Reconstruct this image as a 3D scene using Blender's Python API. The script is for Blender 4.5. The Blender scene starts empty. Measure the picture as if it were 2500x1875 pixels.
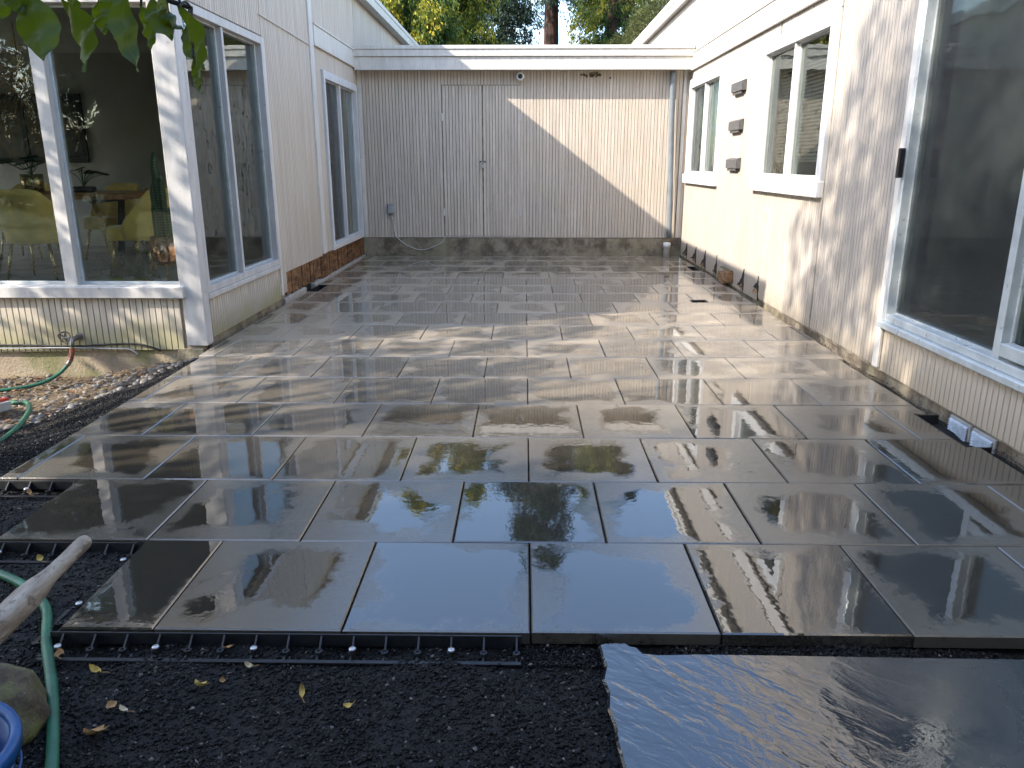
import bpy, bmesh, math, random
import numpy as np
from mathutils import Vector, Matrix, Euler
random.seed(7); rng = np.random.default_rng(7)
R = math.radians
S = bpy.context.scene
COL = S.collection

# ------------------------------------------------------------------ camera
cd = bpy.data.cameras.new('camera'); cam = bpy.data.objects.new('camera', cd); COL.objects.link(cam)
cd.sensor_width = 36.0; cd.lens = 1888.1 / 2500 * 36.0; cd.clip_start = 0.02; cd.clip_end = 800
cam.location = (-0.0259, -2.1796, 1.4549)
cam.rotation_mode = 'XYZ'
_f = Vector((-math.sin(.01584) * math.cos(.27826), math.cos(.01584) * math.cos(.27826), -math.sin(.27826)))
cam.rotation_euler = _f.to_track_quat('-Z', 'Y').to_euler()
S.camera = cam

# ------------------------------------------------------------------ sky and sun
SUN = Vector((1.31, 0.59, -1.0)).normalized()          # direction the light travels
EL = math.asin(-SUN.z); AZ = math.atan2(-SUN.x, -SUN.y)  # compass angle of the sun from +Y towards +X
W = bpy.data.worlds.new('World'); S.world = W; W.use_nodes = True
wn = W.node_tree; wn.nodes.clear()
sky = wn.nodes.new('ShaderNodeTexSky'); sky.sky_type = 'NISHITA'; sky.sun_disc = False
sky.sun_elevation = EL; sky.sun_rotation = AZ; sky.air_density = 1.0; sky.dust_density = 0.9; sky.ozone_density = 2.0
bg = wn.nodes.new('ShaderNodeBackground'); bg.inputs[1].default_value = 0.15
wo = wn.nodes.new('ShaderNodeOutputWorld')
wn.links.new(sky.outputs[0], bg.inputs[0]); wn.links.new(bg.outputs[0], wo.inputs[0])
ld = bpy.data.lights.new('sun', 'SUN'); ld.energy = 2.1; ld.angle = R(0.53); ld.color = (1.0, 0.94, 0.86)
sun = bpy.data.objects.new('sun', ld); COL.objects.link(sun); sun.location = (-20, -9, 16)
sun.rotation_euler = SUN.to_track_quat('-Z', 'Y').to_euler()
vs = S.view_settings; S.display_settings.display_device = 'sRGB'
vs.view_transform = 'Standard'; vs.look = 'None'; vs.exposure = 2.08; vs.gamma = 1.0; vs.use_curve_mapping = False
vs.use_white_balance = True; vs.white_balance_temperature = 6750
cy = S.cycles; cy.max_bounces = 6; cy.diffuse_bounces = 3; cy.glossy_bounces = 4; cy.transmission_bounces = 4; cy.transparent_max_bounces = 12; cy.caustics_reflective = False; cy.caustics_refractive = False

# ------------------------------------------------------------------ mesh helpers
def mesh(name, v, f, smooth=False, fix=True):
    me = bpy.data.meshes.new(name); me.from_pydata([tuple(map(float, p)) for p in v], [], [tuple(map(int, q)) for q in f])
    if fix:
        bm = bmesh.new(); bm.from_mesh(me); bmesh.ops.recalc_face_normals(bm, faces=bm.faces); bm.to_mesh(me); bm.free()
    if smooth: me.shade_smooth()
    return me
def obj(name, me, m=None, parent=None, loc=(0, 0, 0), rot=(0, 0, 0), scale=(1, 1, 1)):
    o = bpy.data.objects.new(name, me); COL.objects.link(o)
    if m is not None and me is not None and not me.materials: me.materials.append(m)
    o.parent = parent; o.location = loc; o.rotation_euler = rot; o.scale = scale
    return o
def empty(name, loc=(0, 0, 0), rot=(0, 0, 0), parent=None):
    o = bpy.data.objects.new(name, None); COL.objects.link(o); o.location = loc; o.rotation_euler = rot; o.parent = parent
    o.empty_display_size = .1
    return o
def tag(o, label=None, cat=None, group=None, kind=None):
    if label: o['label'] = label
    if cat: o['category'] = cat
    if group: o['group'] = group
    if kind: o['kind'] = kind
    return o
class MB:
    def __init__(s): s.v = []; s.f = []
    def add(s, v, f):
        n = len(s.v); s.v += [tuple(p) for p in v]; s.f += [tuple(i + n for i in q) for q in f]; return s
    def box(s, x0, x1, y0, y1, z0, z1, c=0):
        if c <= 0:
            v = [(x, y, z) for x in (x0, x1) for y in (y0, y1) for z in (z0, z1)]
            return s.add(v, [(0, 1, 3, 2), (4, 6, 7, 5), (0, 4, 5, 1), (2, 3, 7, 6), (0, 2, 6, 4), (1, 5, 7, 3)])
        lo = (x0, y0, z0); hi = (x1, y1, z1); v = []
        for k in range(8):
            sg = [(k >> i) & 1 for i in range(3)]
            for a in range(3):
                v.append(tuple((hi[i] if sg[i] else lo[i]) + (0 if i == a else (-c if sg[i] else c)) for i in range(3)))
        V = lambda k, a: k * 3 + a
        f = []
        for a in range(3):
            b, d = [i for i in range(3) if i != a]
            for sg in (0, 1):
                k0 = sg << a; f.append((V(k0, a), V(k0 | 1 << b, a), V(k0 | 1 << b | 1 << d, a), V(k0 | 1 << d, a)))
            for q in range(4):
                k0 = ((q & 1) << b) | ((q >> 1) << d); k1 = k0 | 1 << a
                f.append((V(k0, b), V(k1, b), V(k1, d), V(k0, d)))
        for k in range(8): f.append((V(k, 0), V(k, 1), V(k, 2)))
        return s.add(v, f)
    def tube(s, pts, r, n=8, cap=True):
        pts = [Vector(p) for p in pts]; rs = r if hasattr(r, '__len__') else [r] * len(pts)
        v = []; f = []; up = Vector((0, 0, 1)); prev = None
        for i, p in enumerate(pts):
            t = (pts[min(i + 1, len(pts) - 1)] - pts[max(i - 1, 0)]).normalized()
            if prev is None:
                a = t.cross(up)
                if a.length < 1e-3: a = t.cross(Vector((1, 0, 0)))
            else: a = prev - t * prev.dot(t)
            a.normalize(); b = t.cross(a); prev = a
            for k in range(n):
                w = 2 * math.pi * k / n; v.append(p + (a * math.cos(w) + b * math.sin(w)) * rs[i])
        for i in range(len(pts) - 1):
            for k in range(n): f.append((i * n + k, i * n + (k + 1) % n, (i + 1) * n + (k + 1) % n, (i + 1) * n + k))
        if cap: f.append(tuple(range(n))); f.append(tuple(range((len(pts) - 1) * n, len(pts) * n)))
        return s.add(v, f)
    def lathe(s, prof, c=(0, 0, 0), n=24, closed=False):
        v = []; f = []
        for (r, z) in prof:
            for k in range(n):
                w = 2 * math.pi * k / n; v.append((c[0] + r * math.cos(w), c[1] + r * math.sin(w), c[2] + z))
        m = len(prof)
        for i in range(m - 1 + (1 if closed else 0)):
            j = (i + 1) % m
            for k in range(n): f.append((i * n + k, i * n + (k + 1) % n, j * n + (k + 1) % n, j * n + k))
        if not closed:
            f.append(tuple(range(n))); f.append(tuple(range((m - 1) * n, m * n)))
        return s.add(v, f)
    def prism(s, poly, z0, z1, ch=0):
        n = len(poly); v = [(x, y, z0) for x, y in poly]
        if ch:
            inner = inset(poly, ch); v += [(x, y, z1 - ch) for x, y in poly] + [(x, y, z1) for x, y in inner]; L = 3
        else: v += [(x, y, z1) for x, y in poly]; L = 2
        f = [tuple(range(n))[::-1], tuple(range((L - 1) * n, L * n))]
        for l in range(L - 1):
            for k in range(n): f.append((l * n + k, l * n + (k + 1) % n, (l + 1) * n + (k + 1) % n, (l + 1) * n + k))
        return s.add(v, f)
    def build(s, name, m, parent=None, smooth=False, loc=(0, 0, 0), rot=(0, 0, 0)):
        o = obj(name, mesh(name, s.v, s.f, smooth), m, parent, loc, rot)
        return o
def inset(poly, d):
    n = len(poly); out = []
    ar = sum(poly[i][0] * poly[(i + 1) % n][1] - poly[(i + 1) % n][0] * poly[i][1] for i in range(n)); sg = 1 if ar > 0 else -1
    for i in range(n):
        p0 = Vector(poly[i - 1]); p = Vector(poly[i]); p1 = Vector(poly[(i + 1) % n])
        e0 = (p - p0).normalized(); e1 = (p1 - p).normalized()
        n0 = Vector((-e0.y, e0.x)) * sg; n1 = Vector((-e1.y, e1.x)) * sg
        b = n0 + n1; b = b / max(.3, b.dot(n0)) if b.length > 1e-6 else n0
        out.append(tuple(p + b * d))
    return out
def smooth_path(pts, k=6):
    P = [Vector(p) for p in pts]; P = [P[0] * 2 - P[1]] + P + [P[-1] * 2 - P[-2]]; out = []
    for i in range(1, len(P) - 2):
        a, b, c, d = P[i - 1:i + 3]
        for j in range(k):
            t = j / k; out.append(.5 * ((2 * b) + (c - a) * t + (2 * a - 5 * b + 4 * c - d) * t * t + (-a + 3 * b - 3 * c + d) * t ** 3))
    out.append(P[-2]); return out
def copy_tree(o, parent=None):
    c = o.copy(); COL.objects.link(c); c.parent = parent
    for ch in list(o.children): copy_tree(ch, c)
    return c

# ------------------------------------------------------------------ material helpers
class NT:
    def __init__(s, name):
        s.m = bpy.data.materials.new(name); s.m.use_nodes = True; s.t = s.m.node_tree; s.t.nodes.clear()
        s.out = s.n('OutputMaterial'); s.b = s.n('BsdfPrincipled'); s.l(s.b.outputs[0], s.out.inputs[0])
    def n(s, t, **k):
        x = s.t.nodes.new('ShaderNode' + t)
        for a, v in k.items(): setattr(x, a, v)
        return x
    def l(s, a, b): s.t.links.new(a, b)
    def put(s, sock, v):
        if hasattr(v, 'is_output') or isinstance(v, bpy.types.NodeSocket): s.l(v, sock)
        elif isinstance(v, (tuple, list)) and len(v) == 3 and sock.type == 'RGBA': sock.default_value = (*v, 1)
        else: sock.default_value = v
    def pos(s, kind='Object'): return s.n('TexCoord').outputs[kind] if kind != 'World' else s.n('NewGeometry').outputs['Position']
    def vm(s, v, sc=(1, 1, 1), off=(0, 0, 0)):
        m = s.n('Mapping'); s.l(v, m.inputs[0]); s.put(m.inputs['Scale'], sc); s.put(m.inputs['Location'], off); return m.outputs[0]
    def noise(s, v, scale=5, detail=4, rough=.55, out=0, dist=0):
        x = s.n('TexNoise'); s.l(v, x.inputs['Vector']); s.put(x.inputs['Scale'], scale); s.put(x.inputs['Detail'], detail)
        s.put(x.inputs['Roughness'], rough); s.put(x.inputs['Distortion'], dist); return x.outputs[out]
    def vor(s, v, scale=5, feature='F1', out='Distance'):
        x = s.n('TexVoronoi', feature=feature); s.l(v, x.inputs['Vector']); s.put(x.inputs['Scale'], scale); return x.outputs[out]
    def mr(s, v, a, b, c=0, d=1, smooth=True):
        x = s.n('MapRange'); x.interpolation_type = 'SMOOTHSTEP' if smooth else 'LINEAR'
        s.put(x.inputs[0], v); s.put(x.inputs[1], a); s.put(x.inputs[2], b); s.put(x.inputs[3], c); s.put(x.inputs[4], d); return x.outputs[0]
    def math(s, op, a, b=0, c=None):
        x = s.n('Math', operation=op); s.put(x.inputs[0], a); s.put(x.inputs[1], b)
        if c is not None: s.put(x.inputs[2], c)
        return x.outputs[0]
    def mix(s, fac, a, b, mode='MIX'):
        x = s.n('Mix', data_type='RGBA', blend_type=mode); s.put(x.inputs[0], fac); s.put(x.inputs[6], a); s.put(x.inputs[7], b); return x.outputs[2]
    def ramp(s, fac, stops):
        x = s.n('ValToRGB'); s.put(x.inputs[0], fac); e = x.color_ramp.elements
        while len(e) < len(stops): e.new(.5)
        for i, (p, c) in enumerate(stops): e[i].position = p; e[i].color = (*c, 1)
        return x.outputs[0]
    def xyz(s, v):
        x = s.n('SeparateXYZ'); s.l(v, x.inputs[0]); return x.outputs
    def bump(s, h, strength=.3, dist=.01):
        x = s.n('Bump'); s.put(x.inputs['Strength'], strength); s.put(x.inputs['Distance'], dist); s.l(h, x.inputs['Height']); s.l(x.outputs[0], s.b.inputs['Normal']); return x
    def set(s, **k):
        for a, v in k.items(): s.put(s.b.inputs[{'col': 'Base Color', 'rough': 'Roughness', 'metal': 'Metallic', 'ior': 'IOR', 'coat': 'Coat Weight', 'coatr': 'Coat Roughness', 'spec': 'Specular IOR Level', 'sss': 'Subsurface Weight', 'trans': 'Transmission Weight', 'sheen': 'Sheen Weight'}[a]], v)
        return s.m
def plain(name, col, rough=.5, metal=0, var=.25, scale=12, bump=.0, world=False):
    t = NT(name); p = t.pos('World' if world else 'Object'); n = t.noise(p, scale, 5)
    dark = tuple(c * (1 - var) for c in col); lite = tuple(min(1, c * (1 + var * .6)) for c in col)
    t.set(col=t.mix(t.mr(n, .3, .7), dark, lite), rough=t.mr(t.noise(p, scale * 2.3, 4), .3, .7, max(.02, rough - .08), min(1, rough + .1)), metal=metal)
    if bump: t.bump(t.noise(p, scale * 4, 6), bump, .005)
    return t.m
M = {}
def siding_mat(name, base, algae=.0, grime=.5):
    t = NT(name); p = t.pos('World'); z = t.xyz(p)[2]; rnd = t.n('ObjectInfo').outputs['Random']
    streak = t.noise(t.vm(p, (26, 26, .9)), 1, 3, .6); blot = t.noise(p, 2.2, 3, .6); fine = t.noise(t.vm(p, (60, 60, 9)), 1, 2)
    c = t.mix(t.mr(streak, .35, .75), tuple(b * .70 for b in base), base)
    c = t.mix(t.mr(blot, .35, .7, 0, .45), c, tuple(b * w for b, w in zip(base, (.80, .77, .70))))
    c = t.mix(t.mr(rnd, 0, 1, 0, .10, False), c, (.30, .27, .23))
    low = t.math('ADD', t.math('MULTIPLY', t.mr(z, .0, .55, 1, 0), 1.0), t.math('MULTIPLY', t.math('SUBTRACT', streak, .5), 1.3))
    c = t.mix(t.math('MULTIPLY', t.mr(low, .45, 1.1), grime), c, (.34, .27, .17))
    if algae: c = t.mix(t.math('MULTIPLY', t.mr(t.math('ADD', t.mr(z, -.1, .5, .55, 0), t.math('MULTIPLY', blot, .8)), .55, .95), algae), c, (.33, .33, .14))
    chip = t.math('MULTIPLY', t.mr(t.noise(t.vm(p, (30, 30, 8)), 1, 6, .7), .70, .74), t.mr(z, .1, 1.0, 1, 0))
    c = t.mix(chip, c, (.19, .13, .09))
    t.set(col=c, rough=.62, spec=.3); t.bump(fine, .25, .004); return t.m
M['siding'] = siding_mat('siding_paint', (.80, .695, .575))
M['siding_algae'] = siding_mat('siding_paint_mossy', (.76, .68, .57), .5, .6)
M['siding_sun'] = siding_mat('siding_paint_toned_for_sun', (.59, .53, .465), 0, .45)  # same paint, its colour lowered to offset the sun on the right wall
M['shaded_groove'] = plain('shaded_grimy_groove_paint', (.29, .245, .19), .85, var=.4, scale=6, world=True)  # backing behind the boards: groove shade and dirt both put into the colour
def trim_mat(name, base, wear=.4):
    t = NT(name); p = t.pos('World'); st = t.noise(t.vm(p, (9, 9, 2)), 1.5, 6, .65)
    c = t.mix(t.mr(st, .35, .7), tuple(b * .82 for b in base), base)
    c = t.mix(t.math('MULTIPLY', t.mr(t.noise(p, 14, 6, .7), .62, .72), wear), c, (.33, .29, .25))
    t.set(col=c, rough=.45); t.bump(t.noise(t.vm(p, (40, 40, 12)), 1, 5), .15, .003); return t.m
M['trim'] = trim_mat('trim_paint', (.80, .755, .69)); M['vinyl'] = trim_mat('white_vinyl', (.80, .80, .78), .08)
M['oldtrim'] = trim_mat('weathered_trim', (.70, .67, .63), .8)
M['alu'] = plain('aluminium_frame', (.66, .70, .69), .35, .25, .12, 9)
M['fascia'] = trim_mat('fascia_paint', (.78, .73, .65), .2)
M['flash'] = plain('metal_flashing', (.55, .55, .54), .45, .3, .2, 5)
M['roof'] = plain('roof_membrane', (.10, .10, .10), .9, 0, .4, 4, .3)
def glass(name, wavy=0, tint=(.93, .96, .94), boost=1.0):
    t = NT(name); t.t.nodes.remove(t.b); tr = t.n('BsdfTransparent'); t.put(tr.inputs[0], tint); gl = t.n('BsdfGlossy'); t.put(gl.inputs['Roughness'], .0); t.put(gl.inputs['Color'], (.95, 1, .97))
    fr = t.n('Fresnel'); t.put(fr.inputs[0], 1.5); mx = t.n('MixShader'); t.put(mx.inputs[0], t.math('MINIMUM', t.math('MULTIPLY', fr.outputs[0], boost), .95))
    if wavy:
        bp = t.n('Bump'); t.put(bp.inputs['Strength'], wavy); t.put(bp.inputs['Distance'], .02); t.l(t.noise(t.pos('World'), 3.0, 2), bp.inputs['Height']); t.l(bp.outputs[0], gl.inputs['Normal'])
    t.l(tr.outputs[0], mx.inputs[1]); t.l(gl.outputs[0], mx.inputs[2]); t.l(mx.outputs[0], t.out.inputs[0]); return t.m
M['glass'] = glass('window_glass', .05, boost=1.5); M['oldglass'] = glass('old_wavy_glass', .10)
def screen_mat():
    t = NT('insect_screen'); t.set(col=(.045, .048, .052), rough=.6); tr = t.n('BsdfTransparent'); mx = t.n('MixShader'); t.put(mx.inputs[0], .20)
    t.l(tr.outputs[0], mx.inputs[1]); t.l(t.b.outputs[0], mx.inputs[2]); t.l(mx.outputs[0], t.out.inputs[0]); return t.m
M['screen'] = screen_mat()
def concrete(name, a, b, moss=0, scale=5, rough=.85, bump=.6, spots=.5):
    t = NT(name); p = t.pos('World'); n1 = t.noise(p, scale, 7, .65); n2 = t.noise(p, scale * 11, 5, .6); n3 = t.noise(p, 1.7, 4)
    c = t.mix(t.mr(n1, .35, .68), a, b); c = t.mix(t.math('MULTIPLY', t.mr(n2, .54, .70), spots), c, tuple(x * .35 for x in a))
    c = t.mix(t.mr(n2, .30, .38, .35, 0), c, (.45, .43, .38))
    z = t.xyz(p)[2]
    c = t.mix(t.math('MULTIPLY', t.mr(t.math('ADD', n1, t.math('MULTIPLY', n3, .6)), .70, .95), moss), c, (.14, .15, .045))
    t.set(col=c, rough=rough); t.bump(t.math('ADD', n2, t.math('MULTIPLY', n1, .5)), bump, .012); return t.m
M['footing'] = concrete('stained_footing', (.13, .10, .068), (.44, .37, .28), .35)
M['foot_left'] = concrete('mossy_stucco_footing', (.34, .27, .19), (.55, .45, .33), .8, 4, spots=.25)
M['curb'] = concrete('pale_concrete', (.42, .38, .32), (.60, .56, .50), .1)
def rotwood():
    t = NT('rotten_wood'); p = t.pos('World'); n1 = t.noise(t.vm(p, (3, 3, 9)), 1.3, 8, .7, dist=.8); n2 = t.noise(p, 26, 6, .7)
    c = t.ramp(n1, [(.28, (.035, .02, .012)), (.45, (.16, .075, .03)), (.58, (.34, .17, .07)), (.75, (.42, .29, .15))])
    c = t.mix(t.mr(n2, .56, .66), c, (.025, .015, .01)); t.set(col=c, rough=.85); t.bump(t.math('ADD', n1, t.math('MULTIPLY', n2, .6)), .9, .03); return t.m
M['rot'] = rotwood()
M['redwood'] = plain('brown_cut_timber', (.27, .15, .07), .8, 0, .5, 14, .5)
M['hole'] = plain('dark_broken_fibre', (.028, .022, .016), .95, 0, .5, 40, .5)
def paver_mat():
    t = NT('wet_concrete_paver'); o = t.n('TexCoord'); rnd = t.n('ObjectInfo').outputs['Random']
    off = t.n('CombineXYZ'); t.l(t.math('MULTIPLY', rnd, 57.0), off.inputs[0]); t.l(t.math('MULTIPLY', rnd, 91.0), off.inputs[1])
    va = t.n('VectorMath', operation='ADD'); t.l(o.outputs['Object'], va.inputs[0]); t.l(off.outputs[0], va.inputs[1]); p = va.outputs[0]
    g = t.xyz(o.outputs['Generated']); e = lambda q: t.math('MINIMUM', q, t.math('SUBTRACT', 1.0, q))
    ed = t.math('MINIMUM', e(g[0]), e(g[1]))                       # 0 at the edge, .5 in the middle
    n1 = t.noise(p, 2.6, 4, .5); n2 = t.noise(p, 9, 5, .6); grit = t.noise(p, 190, 3, .6); mid = t.noise(p, 38, 4, .6)
    lvl = t.math('ADD', t.math('MULTIPLY', ed, 2.3), t.math('ADD', t.math('MULTIPLY', t.math('SUBTRACT', n1, .5), 1.9), t.math('ADD', t.math('MULTIPLY', t.math('SUBTRACT', n2, .5), .8), t.math('MULTIPLY', t.math('SUBTRACT', mid, .5), .45))))
    lvl = t.math('ADD', lvl, t.math('MULTIPLY', t.math('SUBTRACT', rnd, .45), .55))
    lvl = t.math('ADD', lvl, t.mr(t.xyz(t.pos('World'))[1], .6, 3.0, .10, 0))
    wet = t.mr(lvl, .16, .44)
    # base colour by distance: near rows painted darker as shaded, far rows paler as sunlit
    sunned = t.mr(t.math('ADD', t.xyz(t.pos('World'))[1], t.math('MULTIPLY', t.math('SUBTRACT', n1, .5), 1.6)), 1.4, 4.6)
    c = t.mix(wet, t.mix(sunned, (.095, .082, .063), (.40, .335, .25)), t.mix(sunned, (.034, .029, .022), (.24, .20, .146)))
    c = t.mix(t.mr(n2, .35, .68, 0, .5), c, t.mix(sunned, t.mix(wet, (.10, .083, .062), (.045, .037, .027)), t.mix(wet, (.45, .37, .265), (.28, .225, .158))))
    c = t.mix(t.mr(t.noise(p, 5, 6, .7), .60, .75, 0, .35), c, t.mix(sunned, (.075, .052, .03), (.32, .235, .145)))
    c = t.mix(t.mr(rnd, 0, 1, 0, .30, False), c, t.mix(sunned, (.045, .043, .038), (.22, .20, .17)))
    spk = t.mr(grit, .62, .72); c = t.mix(t.math('MULTIPLY', spk, t.mr(wet, 0, 1, .8, .3)), c, (.03, .03, .028))
    ro = t.mix(wet, t.mr(mid, .3, .7, .13, .24), t.mr(n2, .3, .7, .003, .016))
    h = t.math('ADD', t.math('MULTIPLY', grit, t.mr(wet, 0, 1, .10, .0)), t.math('ADD', t.math('MULTIPLY', t.noise(t.vm(p, (1, 1, 1)), 60, 2), t.mr(wet, 0, 1, .09, .006)), t.math('MULTIPLY', t.noise(p, 11, 2), .055)))
    h = t.math('ADD', h, t.math('MULTIPLY', wet, .12))
    t.set(col=c, rough=ro, ior=2.1); t.bump(h, .45, .012); return t.m
M['paver'] = paver_mat()
def slab_mat():
    t = NT('wet_slate'); p = t.pos('Object'); r = t.vm(p, (1, 1, 1)); n1 = t.noise(p, 3, 6, .6, dist=.6)
    mp = t.n('Mapping'); t.l(p, mp.inputs[0]); mp.inputs['Rotation'].default_value = (0, 0, R(42)); ridg = t.noise(t.vm(mp.outputs[0], (7, 14, 7)), 1.5, 3, .5, dist=1.1)
    fine = t.noise(p, 90, 4, .6)
    x = t.xyz(p)[0]
    amp = t.mr(t.math('ADD', x, t.math('MULTIPLY', t.math('SUBTRACT', n1, .5), .9)), .55, 1.25, 1.0, .16)
    c = t.mix(t.mr(n1, .3, .7), (.012, .012, .014), (.026, .024, .026)); t.set(col=c, rough=t.math('ADD', t.mr(n1, .3, .7, .01, .05), t.mr(t.math('ADD', x, t.math('MULTIPLY', t.math('SUBTRACT', n1, .5), .8)), .75, 1.3, 0, .24)), ior=2.25)
    ledge = t.mr(t.noise(t.vm(mp.outputs[0], (1.6, 5, 2)), 1.3, 4, .5), .47, .53)
    t.bump(t.math('MULTIPLY', amp, t.math('ADD', t.math('ADD', t.math('MULTIPLY', ridg, .8), t.math('MULTIPLY', ledge, .5)), t.math('MULTIPLY', fine, .10))), .42, .008); return t.m
M['slate'] = slab_mat()
def isl(name, stops, rough=.6, trans=0, bump=0, spec=.5):
    t = NT(name); g = t.n('NewGeometry'); c = t.ramp(g.outputs['Random Per Island'], stops)
    t.set(col=c, rough=rough, spec=spec)
    if bump: t.bump(t.noise(t.pos('World'), 160, 3), bump, .003)
    return t.m
M['chips'] = isl('black_stone_chips', [(0, (.002, .002, .0022)), (.5, (.006, .006, .0065)), (.86, (.017, .0165, .016)), (.97, (.055, .05, .046)), (1, (.22, .20, .18))], .5, bump=.3, spec=.25)
M['dust'] = concrete('dark_grit_soil', (.010, .010, .010), (.028, .027, .026), .1, 14, .75, .9)
def ground_mat():
    t = NT('ground_soil'); p = t.pos('World'); x, y, z = t.xyz(p); n = t.noise(p, 7, 7, .65); n2 = t.noise(p, 70, 5, .65)
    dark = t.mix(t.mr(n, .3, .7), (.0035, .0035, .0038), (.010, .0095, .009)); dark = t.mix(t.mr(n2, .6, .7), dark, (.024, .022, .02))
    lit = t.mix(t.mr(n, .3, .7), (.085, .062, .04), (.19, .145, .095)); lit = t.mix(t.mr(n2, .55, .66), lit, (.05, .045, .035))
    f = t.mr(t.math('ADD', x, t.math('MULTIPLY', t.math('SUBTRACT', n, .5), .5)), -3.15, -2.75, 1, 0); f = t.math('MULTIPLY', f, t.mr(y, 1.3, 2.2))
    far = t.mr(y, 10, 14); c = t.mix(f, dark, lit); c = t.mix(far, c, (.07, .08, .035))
    c = t.mix(t.mr(y, -3, -6), c, (.07, .08, .035))
    t.set(col=c, rough=.8); t.bump(t.math('ADD', n2, n), .8, .02); return t.m
M['ground'] = ground_mat()
def pebble_mat():
    t = NT('river_pebble'); p = t.pos('Object'); rnd = t.n('ObjectInfo').outputs['Random']; g = t.n('NewGeometry').outputs['Random Per Island']
    k = t.math('FRACT', t.math('ADD', rnd, g)); c = t.ramp(k, [(0, (.07, .07, .073)), (.3, (.14, .135, .13)), (.6, (.20, .175, .14)), (.85, (.11, .09, .07)), (1, (.30, .28, .25))])
    c = t.mix(t.mr(t.noise(p, 30, 5), .45, .7, 0, .5), c, (.13, .11, .09)); t.set(col=c, rough=.55); return t.m
M['pebble'] = pebble_mat()
M['blackplastic'] = plain('black_plastic', (.018, .019, .021), .42, 0, .35, 20, .1)
M['steel'] = plain('galvanised_nail', (.62, .63, .63), .35, .7, .2, 40)
M['dullsteel'] = plain('tarnished_metal', (.25, .24, .22), .45, .8, .4, 30)
M['brass'] = plain('brass', (.62, .45, .20), .28, .95, .2, 20)
M['copper'] = plain('copper_pot', (.66, .34, .20), .22, .95, .15, 8)
M['hose'] = plain('green_rubber_hose', (.030, .15, .085), .35, 0, .35, 9)
M['red'] = plain('red_plastic', (.55, .06, .035), .45, 0, .2, 20)
M['white'] = plain('white_plastic', (.74, .74, .72), .4, 0, .1, 10)
M['grey'] = plain('grey_plastic', (.36, .37, .37), .45, 0, .15, 10)
M['pvc'] = plain('grey_painted_pipe', (.19, .215, .235), .4, 0, .12, 6)
M['bronze'] = plain('dark_bronze_lamp', (.13, .125, .12), .5, .2, .25, 25)
M['blue'] = plain('blue_plastic', (.012, .10, .30), .35, 0, .25, 8)
M['black'] = plain('black_rubber', (.012, .012, .012), .5, 0, .3, 20)
M['wall_in'] = plain('interior_plaster', (.46, .455, .43), .85, 0, .12, 2); M['wall_in_lt'] = plain('interior_white_wall', (.55, .54, .52), .85, 0, .1, 2)
M['floor_in'] = plain('interior_grey_floor', (.45, .45, .43), .45, 0, .3, 3); M['darkroom'] = plain('dim_room_wall', (.2, .14, .14), .9, 0, .2, 2)
def oldwood():
    t = NT('weathered_ash_wood'); p = t.pos('Object'); n = t.noise(t.vm(p, (14, 2.2, 14)), 2.2, 7, .65); n2 = t.noise(p, 55, 6, .7)
    c = t.mix(t.mr(n, .3, .7), (.24, .175, .12), (.52, .43, .335)); c = t.mix(t.mr(t.noise(p, 16, 6, .75), .54, .62, 0, .8), c, (.15, .115, .085)); t.set(col=c, rough=.7); t.bump(t.math('ADD', n, n2), .35, .004); return t.m
M['ash'] = oldwood()
def slabwood():
    t = NT('live_edge_timber'); p = t.pos('Object'); n = t.noise(t.vm(p, (1.5, 12, 12)), 2.4, 7, .6, dist=.5)
    c = t.ramp(n, [(.3, (.05, .02, .008)), (.5, (.33, .15, .05)), (.72, (.52, .28, .10))]); t.set(col=c, rough=.3); return t.m
M['table'] = slabwood()
M['velvet'] = plain('mustard_velvet', (.85, .60, .15), .8, 0, .2, 7); M['velvet'].node_tree.nodes['Principled BSDF'].inputs['Sheen Weight'].default_value = .5
M['cactus'] = plain('cactus_skin', (.035, .075, .03), .5, 0, .5, 14); M['spine'] = plain('cactus_rib_scar', (.42, .36, .16), .8, 0, .3, 30)
M['twig'] = plain('dry_grey_twig', (.30, .28, .20), .9, 0, .3, 30); M['greenpot'] = plain('lime_green_pot', (.34, .40, .09), .4, 0, .1, 9)
M['terra'] = plain('terracotta', (.45, .17, .09), .7, 0, .2, 9)
M['frame_dk'] = plain('dark_picture_frame', (.018, .014, .011), .4, 0, .3, 9)
def art():
    t = NT('dim_picture'); p = t.pos('Object'); t.set(col=t.ramp(t.noise(p, 4, 3), [(.35, (.02, .025, .03)), (.5, (.10, .08, .05)), (.65, (.05, .06, .055))]), rough=.3); return t.m
M['art'] = art()
def leafm(name, stops, tr=.45, attr=None, rough=.5):
    t = NT(name)
    if attr: a = t.n('Attribute'); a.attribute_name = attr; k = a.outputs['Fac']
    else: k = t.n('NewGeometry').outputs['Random Per Island']
    c = t.ramp(k, stops); t.set(col=c, rough=rough, spec=.35); tl = t.n('BsdfTranslucent'); t.l(t.mix(.5, c, (.30, .36, .03), 'MULTIPLY') if False else c, tl.inputs[0])
    mx = t.n('MixShader'); t.put(mx.inputs[0], tr); t.l(t.b.outputs[0], mx.inputs[1]); t.l(tl.outputs[0], mx.inputs[2]); t.l(mx.outputs[0], t.out.inputs[0]); return t.m
M['cedar'] = leafm('cedar_sprays', [(0, (.018, .042, .012)), (.40, (.05, .105, .022)), (.62, (.16, .20, .03)), (.8, (.50, .42, .04)), (1, (.66, .48, .05))], .4, 'tint')
M['fir'] = leafm('dark_fir_needles', [(0, (.008, .022, .014)), (.6, (.02, .05, .03)), (1, (.06, .10, .06))], .25, 'tint')
M['olive'] = leafm('olive_leaves', [(0, (.05, .065, .02)), (.6, (.13, .14, .045)), (1, (.27, .25, .08))], .4, 'tint')
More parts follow.
